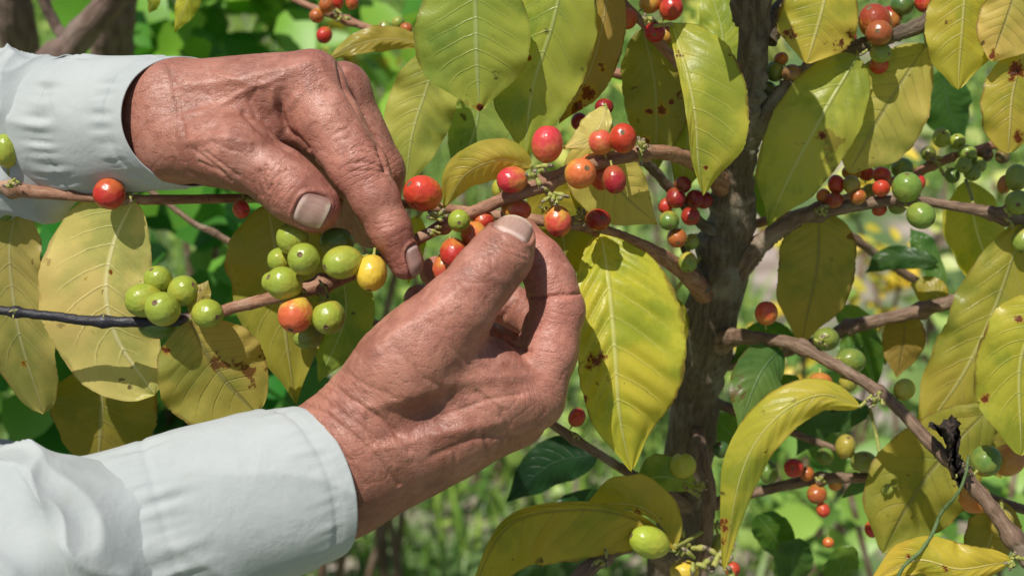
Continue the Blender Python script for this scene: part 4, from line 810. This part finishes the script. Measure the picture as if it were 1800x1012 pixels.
]:
    cherry(*t)
# labels for the parts that stand out
def lab(x, y, text):
    t = W(P(x, y, 0)); best = None
    for o in bpy.data.objects:
        if o.name.split('.')[0] == 'cherry':
            q = MC.inverted() @ o.matrix_basis.translation; dx = 900 + q.x / -q.z * F - x; dy = 506 - q.y / -q.z * F - y
            if best is None or dx * dx + dy * dy < best[0]: best = (dx * dx + dy * dy, o)
    best[1]['label'] = text
lab(653, 480, 'bright yellow cherry beside the index fingertip'); lab(520, 552, 'cherry turning from yellow to orange red below the left branch'); lab(807, 388, 'single small green cherry between the two hands')
lab(962, 253, 'pinkish red cherry standing highest on the branch'); lab(743, 340, 'large red cherry touching the middle finger'); lab(1142, 953, 'long bright green cherry near the bottom edge'); lab(1203, 1003, 'yellow cherry cut by the bottom edge')

# --- clusters of spent green stubs at the nodes
def stubs(bk, x, y, z, n, size, spread=1.0, tipc=True, seed=0):
    rr = random.Random(seed + int(x)); V, Fc, mi = [], [], []; nv = 8
    c0 = P(x, y, z)
    for k in range(n):
        an = rr.uniform(0, 2 * math.pi); dv = nrm(np.array([math.cos(an), math.sin(an), rr.uniform(-.1, .9)])); L = PX(size, z) * rr.uniform(.6, 1.25); r = PX(size, z) * rr.uniform(.17, .25)
        st = c0 + np.array([rr.uniform(-1, 1), rr.uniform(-1, 1), 0]) * PX(size, z) * .5 * spread
        U = nrm(np.cross(dv, [.3, .2, 1])); N = np.cross(dv, U)
        prof = [(0, .8, 0), (.35, .9, 0), (.6, 1.15, 0), (.85, .95, 0), (.86, .75, 1), (1.05, .85, 1), (1.15, .45, 1)]; b = len(V)
        bend = np.array([rr.uniform(-.2, .2), rr.uniform(-.2, .2), 0]) * L
        for (t, q, m) in prof:
            for j in range(nv):
                ph = 2 * math.pi * j / nv; V.append(st + dv * t * L + bend * t * t + (U * math.cos(ph) + N * math.sin(ph)) * r * q * (1 + rr.uniform(-.08, .08)))
        for i in range(len(prof) - 1):
            for j in range(nv): Fc.append((b + i * nv + j, b + i * nv + (j + 1) % nv, b + (i + 1) * nv + (j + 1) % nv, b + (i + 1) * nv + j)); mi.append(prof[i + 1][2])
        V.append(st + dv * 1.12 * L + bend); k2 = len(V) - 1
        for j in range(nv): Fc.append((b + 6 * nv + j, b + 6 * nv + (j + 1) % nv, k2)); mi.append(1)
    mesh_obj('stalk_cluster', V, Fc, [M_stub, M_stubtip], BR[bk], midx=mi)
for t in [('main', 946, 303, 8, 6, 20), ('main', 972, 345, 6, 7, 18), ('main', 1128, 266, -8, 7, 18), ('main', 772, 378, 6, 5, 17), ('main', 770, 408, 6, 3, 16), ('main', 566, 512, 12, 4, 14), ('main', 565, 535, 6, 2, 12), ('main', 28, 548, 8, 4, 9), ('main', 350, 562, 6, 3, 12), ('main', 184, 565, 6, 2, 8), ('upper', 226, 342, -4, 3, 16), ('upper', 20, 322, 0, 4, 16),
          ('upper', 1022, 388, -22, 7, 15), ('main', 958, 372, -2, 4, 13), ('upper_left', 1140, 38, -36, 5, 15), ('low', 1545, 702, -36, 7, 17), ('low', 1440, 600, -60, 5, 16), ('low', 1690, 830, -24, 6, 15), ('low', 1785, 980, -18, 6, 17), ('stem', 1228, 985, -70, 4, 22), ('stem', 1205, 955, -76, 10, 26), ('stem', 1270, 985, -86, 9, 24), ('stem', 1225, 860, -84, 6, 18), ('stem', 1262, 925, -92, 6, 14),
          ('right', 1440, 372, -74, 6, 16), ('right', 1600, 350, -66, 4, 14), ('right', 1770, 380, -62, 5, 14), ('pink', 1650, 283, -108, 4, 14), ('back_low', 1440, 842, -130, 4, 14), ('far_top', 600, 30, -118, 5, 13), ('top', 1530, 80, -48, 4, 16), ('upper', 430, 352, -40, 3, 12), ('bottom', 1060, 985, -44, 5, 16), ('lower_left', 1012, 770, -74, 3, 12)]:
    stubs(*t)
# withered black leaf on the low branch
V, Fc = [], []
for i in range(40):
    for j in range(14):
        u = j / 13 - .5; t = i / 39
        x = 1644 + 48 * t ** .8 + 18 * math.sin(t * 5) * (1 - t) + u * 30 * (1 - .6 * t); y = 745 + 100 * t ** 1.2 - u * 30 + 10 * math.sin(9 * t + u * 5)
        V.append(P(x + 6 * mnoise.noise(Vector((i * .5, j * .6, 1))), y + 9 * mnoise.noise(Vector((i * .4, j * .7, 7))), -22 + 8 * math.sin(u * 8 + t * 7) + 5 * mnoise.noise(Vector((i * .5, j * .5, 3)))))
Fc = [(i * 14 + j, i * 14 + j + 1, (i + 1) * 14 + j + 1, (i + 1) * 14 + j) for i in range(39) for j in range(13)]
wl2 = mesh_obj('leaf', V, Fc, M_black, BR['low']); wl2['label'] = 'withered black curled leaf clinging to the low branch'

# --- green vine hanging from the low branch
s = [(1702, 800, -18, 2.6), (1698, 830, -14, 2.8), (1684, 866, -14, 3), (1655, 900, -20, 3.4), (1640, 935, -20, 3.4), (1618, 968, -16, 3.4), (1585, 1000, -14, 3.4), (1560, 1060, -14, 3.4)]
v, f, uv, _ = tube(s, 90, 10, .12)
vine = mesh_obj('vine', v, f, flat_mat('vine_green', (.06, .11, .03), (.12, .18, .06), 300, .7), None, uv=uv)
tag(vine, 'thin dark green vine hanging from the withered black leaf at lower right', 'vine')

# ------------------------------------------------------------------ background
def ground_material():
    s = NT('soil_and_moss'); pv = s.geo(); n = s.noise(pv, 2.3, 4, .6); n2 = s.noise(pv, 14, 5, .65)
    c = s.mix(s.ramp(n2, .35, .65), (.26, .20, .16), (.46, .38, .33))
    c = s.mix(s.ramp(n, .40, .55), c, (.10, .17, .05)); s.L(c, s.b.inputs['Base Color']); s.b.inputs['Roughness'].default_value = .95
    s.L(s.bump(n2, 1, .03), s.b.inputs['Normal']); return s.m
gv, gf = [], []; GN = 120
for i in range(GN + 1):
    for j in range(GN + 1):
        x = (i / GN - .5); y = (j / GN - .5); x = math.copysign(abs(x) ** 2.2, x) * 4.6 * 40; y = math.copysign(abs(y) ** 2.2, y) * 4.6 * 40 + 3
        gv.append((x, y, .05 * mnoise.noise(Vector((x * 1.1, y * 1.1, 0))) - .02))
gf = [(i * (GN + 1) + j, (i + 1) * (GN + 1) + j, (i + 1) * (GN + 1) + j + 1, i * (GN + 1) + j + 1) for i in range(GN) for j in range(GN)]
ground = mesh_obj('ground', gv, gf, ground_material(), world=True); tag(ground, kind='structure')

def foliage_mat(name, spread=.35):
    s = NT(name); rnd = s.n('ShaderNodeAttribute', attribute_name='shade').outputs['Fac']; oi = s.n('ShaderNodeObjectInfo')
    a = s.n('ShaderNodeHueSaturation', i_Hue=.53, i_Value=.6); s.L(oi.outputs['Color'], a.inputs['Color'])
    b = s.n('ShaderNodeHueSaturation', i_Hue=.475, i_Value=1.5); s.L(oi.outputs['Color'], b.inputs['Color'])
    c = s.mix(rnd, a.outputs[0], b.outputs[0]); s.L(c, s.b.inputs['Base Color']); s.b.inputs['Roughness'].default_value = .45
    tr = s.n('ShaderNodeBsdfTranslucent'); s.L(c, tr.inputs[0]); mx = s.n('ShaderNodeMixShader', i_0=.35); s.L(s.b.outputs[0], mx.inputs[1]); s.L(tr.outputs[0], mx.inputs[2]); s.L(mx.outputs[0], s.out.inputs[0])
    return s.m
M_fol = foliage_mat('background_foliage')
rng = np.random.default_rng(5)
def blades(n, xr, yr, hmin, hmax, wmin, wmax):
    x = rng.uniform(*xr, n); y = rng.uniform(*yr, n); h = rng.uniform(hmin, hmax, n); w_ = rng.uniform(wmin, wmax, n); an = rng.uniform(0, 2 * np.pi, n); le = rng.uniform(.1, .9, n) * h
    px_, py_ = np.cos(an), np.sin(an); lx, ly = -py_, px_
    V = np.zeros((n, 7, 3)); 
    for k, (t, ww) in enumerate(((0, .8), (.4, 1), (.75, .7))):
        for s_, o in ((-1, 0), (1, 1)):
            V[:, k * 2 + o, 0] = x + lx * le * t ** 1.8 + px_ * w_ * ww * s_ * .5; V[:, k * 2 + o, 1] = y + ly * le * t ** 1.8 + py_ * w_ * ww * s_ * .5; V[:, k * 2 + o, 2] = h * t * (1 - .25 * t)
    V[:, 6, 0] = x + lx * le; V[:, 6, 1] = y + ly * le; V[:, 6, 2] = h * .75
    b = (np.arange(n) * 7)[:, None]
    q = np.concatenate([b + [0, 1, 3, 2], b + [2, 3, 5, 4]]).tolist() + (b + [4, 5, 6]).tolist()
    return V.reshape(-1, 3), q, np.repeat(rng.uniform(0, 1, n), 7)
def keep_patches(x, y, s=1.3, th=0.0):
    return np.array([mnoise.noise(Vector((a * s, b * s, 5))) > th for a, b in zip(x, y)])
v, f, sh = blades(52000, (-2.6, 2.6), (1.0, 7.5), .05, .20, .004, .012)
b0 = v.reshape(-1, 7, 3)[:, 0]; bare = np.array([mnoise.noise(Vector((a[0] * 1.1 + 3, a[1] * 1.1, 9))) * (1 if a[0] > .35 else .25) + .9 * math.exp(-((a[0] - .85) / .45) ** 2) for a in b0]); kp = bare < .42
q4 = [t for t in f if kp[t[0] // 7]]; f = q4; v[:, 2] += -.01
g = mesh_obj('grass', v, f, M_fol, world=True, attrs={'shade': sh}); g.color = (.20, .36, .06, 1); tag(g, 'short green grass covering the ground below the coffee trees', 'grass', kind='stuff')

def leafcloud(cs_list, size, seed, aspect=.5, fold=.2, droop=.3):
    """many leaf-shaped six-sided faces: list of centres + size"""
    r = np.random.default_rng(seed); n = len(cs_list); c = np.array(cs_list)
    d1 = r.normal(size=(n, 3)); d1[:, 2] = d1[:, 2] * .5 - droop; d1 /= np.linalg.norm(d1, axis=1)[:, None]
    up = r.normal(size=(n, 3)) * .5 + np.array([0, -.4, 1]); s1 = np.cross(d1, up); s1 /= np.linalg.norm(s1, axis=1)[:, None]; nn = np.cross(s1, d1)
    L = size * r.uniform(.6, 1.25, n); Wd = L * aspect * r.uniform(.8, 1.2, n)
    tab = [(0, 0), (.15, .32), (.4, .5), (.7, .38), (1, 0), (.7, -.38), (.4, -.5), (.15, -.32), (.4, 0), (.75, 0)]
    V = np.zeros((n, len(tab), 3))
    for k, (t, s_) in enumerate(tab):
        V[:, k] = c + d1 * (L * t)[:, None] + s1 * (Wd * s_)[:, None] + nn * (abs(s_) * Wd * fold - L * .18 * t * t)[:, None]
    b = (np.arange(n) * 10)[:, None]
    F4 = np.concatenate([b + [1, 8, 0, 0]]).tolist()
    fs = []
    for q in ((0, 8, 1), (1, 8, 2), (0, 7, 8), (7, 6, 8), (8, 9, 2), (2, 9, 3), (6, 9, 8), (6, 5, 9), (3, 9, 4), (5, 4, 9)): fs += (b + list(q)).tolist()
    return V.reshape(-1, 3), fs, np.repeat(r.uniform(0, 1, n), 10)
# low broad-leaved weeds as one mass
n = 9000; x = rng.uniform(-2.6, 2.6, n); y = rng.uniform(1.4, 7, n); k = keep_patches(x, y, 1.7, .02); x, y = x[k], y[k]
v, f, sh = leafcloud(np.stack([x, y, rng.uniform(.02, .16, len(x))], 1), .042, 3, .62, droop=-.1)
g = mesh_obj('ground_cover', v, f, M_fol, world=True, attrs={'shade': sh}); g.color = (.30, .46, .10, 1); tag(g, 'low broad-leaved weeds spread between the grass', 'weeds', kind='stuff')

def ray_ground(x, y):
    p = W(P(x, y, 0)); o = np.array([0, 0, CAMH]); dd = p - o; t = o[2] / -dd[2]; return o + dd * t
def plant(name, px_, py_, D, h, rad, nleaf, size, colr, label, cat, aspect=.5, stems=4, seed=1, barkm=None, group=None, droop=.3, stemr=.006):
    """a leafy plant whose crown centre is seen at pixel (px,py) at distance D"""
    size *= .74; nleaf = int(nleaf * 1.5); colr = tuple(min(.75, q * m_) for q, m_ in zip(colr, (1.45, 1.15, 1.0)))
    c = W(P(px_, py_, (D0 - D) * 1000)); base = Vector((c[0], c[1], 0)); r = np.random.default_rng(seed)
    root = empty(name, base, label, cat, group)
    ctrs = []
    nc = max(4, nleaf // 14); cl = r.normal(size=(nc, 3)) * np.array([rad, rad, h]) * .5 + c
    ctrs = cl[r.integers(0, nc, nleaf)] + r.normal(size=(nleaf, 3)) * size * .55
    v, f, sh = leafcloud(ctrs, size, seed, aspect, droop=droop)
    o = mesh_obj('crown', v, f, M_fol, root, world=True, attrs={'shade': sh}); o.color = (*colr, 1)
    parts = []
    for k in range(stems):
        e = cl[k % nc]; pts = [base + Vector((r.uniform(-.03, .03), r.uniform(-.03, .03), -.02))]
        pts.append(Vector(((base.x * .6 + e[0] * .4), (base.y * .6 + e[1] * .4), e[2] * .5))); pts.append(Vector(e.tolist()))
        inv = MC.inverted(); pp = [inv @ p for p in pts]
        tp = [(*to_pix(np.array(p)), (stemr * (1 - .25 * i)) * F / -p[2]) for i, p in enumerate(pp)]
        vv, ff, uu, _ = tube(tp, 20, 8, .05, k); parts.append((vv, ff, uu))
    V, Fc, UV = merge(*parts); mesh_obj('trunk', V, Fc, barkm or M_greyb, root, uv=UV)
    return root
GP = 'leafy plants growing behind the picked branch'
plant('shrub', 330, 30, 1.35, .22, .20, 130, .085, (.10, .33, .03), 'bright green broad-leaved shrub behind the upper sleeve and wrist', 'shrub', .62, seed=2, group=GP)
plant('shrub', 470, 50, 1.55, .22, .20, 130, .080, (.12, .34, .04), 'bright green shrub behind the knuckles of the upper hand', 'shrub', .6, seed=3, group=GP)
plant('shrub', 60, 60, 1.9, .30, .30, 120, .09, (.08, .22, .03), 'dark green shrub behind the brown stems in the top left corner', 'shrub', .55, seed=4, group=GP)
plant('shrub', 330, 450, 1.15, .14, .16, 75, .085, (.06, .26, .03), 'green broad-leaved shrub filling the gap between the two sleeves', 'shrub', .8, seed=5, group=GP)
plant('shrub', 60, 700, 1.35, .10, .14, 60, .07, (.07, .26, .04), 'low green shrub behind the lower left leaves above the white sleeve', 'shrub', .7, seed=6, group=GP)
plant('shrub', 340, 720, 1.3, .10, .10, 40, .10, (.05, .20, .03), 'dark green shrub just above the lower cuff', 'shrub', .8, seed=7, group=GP)
plant('shrub', 660, 190, 1.7, .12, .08, 70, .045, (.50, .50, .05), 'shrub with bright yellow leaves right of the upper hand knuckles', 'shrub', .45, seed=8, group=GP)
plant('shrub', 1470, 440, 1.8, .16, .20, 80, .040, (.50, .54, .07), 'yellow-green shrub below the right branch behind the trunk', 'shrub', .5, seed=9, group=GP)
plant('shrub', 1500, 560, 1.9, .14, .20, 60, .045, (.55, .54, .06), 'shrub with scattered yellow leaves behind the back branch', 'shrub', .5, seed=10, group=GP)
plant('shrub', 1690, 360, 2.2, .14, .16, 34, .07, (.30, .46, .16), 'pale green shrub behind the pinkish twig at right', 'shrub', .7, seed=11, group=GP)
plant('shrub', 1650, 640, 1.7, .14, .12, 34, .07, (.22, .42, .14), 'sparse mid green shrub behind the low right branch', 'shrub', .7, seed=12, group=GP)
plant('shrub', 1440, 940, 1.6, .16, .20, 90, .07, (.13, .32, .07), 'mid green shrub below the arching yellow leaf', 'shrub', .5, seed=13, group=GP)
plant('shrub', 1780, 960, 1.4, .14, .12, 50, .07, (.14, .34, .06), 'green shrub in the bottom right corner', 'shrub', .6, seed=14, group=GP)
plant('shrub', 860, 40, 2.3, .3, .4, 110, .08, (.12, .26, .05), 'green shrub behind the large leaves hanging at the top', 'shrub', .5, seed=15, group=GP)
plant('shrub', 1240, 60, 2.2, .3, .25, 90, .08, (.30, .42, .10), 'light green shrub left of the trunk top', 'shrub', .5, seed=16, group=GP)
# neighbouring tree whose stems cross the top left corner
nb0 = W(P(120, 60, -600)); nb = empty('coffee_tree', (nb0[0], nb0[1] + .05, 0), 'blurred neighbouring tree with thick brown stems in the top left corner', 'tree')
M_bst = bark('brown_stem', (.13, .08, .06), (.25, .17, .13), (.34, .27, .23), .4, .4, .003)
def zst(y0): return 0
pk = [[(230, -60, -330, 30), (190, 10, -350, 27), (130, 75, -370, 26), (70, 170, -400, 28), (60, 600, -640, 30)], [(20, -60, -480, 30), (30, 60, -520, 34), (60, 200, -600, 36), (110, 700, -900, 40)], [(60, -40, -360, 10), (95, 40, -375, 10), (125, 90, -380, 10), (150, 200, -420, 12)], [(215, -60, -480, 28), (200, 60, -520, 36), (190, 200, -600, 40), (160, 700, -900, 42)]]
parts = []
for i, q in enumerate(pk):
    vv, ff, uu, _ = tube(q, 40, 18, .08, i); parts.append((vv, ff, uu))
# join them all in the soil
V, Fc, UV = merge(*parts); t = mesh_obj('trunk', V, Fc, M_bst, nb, uv=UV)
BR['bgt'] = t
# loose background twig and far branch crossing behind the left leaves
v, f, uv, c = tube([(150, 250, -160, 5), (300, 362, -150, 5), (345, 395, -148, 5.5), (375, 408, -148, 7), (415, 432, -148, 6), (640, 560, -140, 7), (720, 572, -135, 6)], 60, 10, .08); b_ = mesh_obj('branch', v, f, M_greyb, tree, uv=uv, attrs={'dark': np.zeros(len(v))}); b_['label'] = 'thin pale twig crossing behind the leaves at left'
v, f, uv, c = tube([(1470, 395, -190, 7), (1510, 425, -200, 8), (1555, 458, -215, 8), (1620, 500, -230, 8)], 40, 10, .08); b_ = mesh_obj('branch', v, f, M_greyb, tree, uv=uv, attrs={'dark': np.zeros(len(v))})
print('verts', sum(len(m.vertices) for m in bpy.data.meshes))
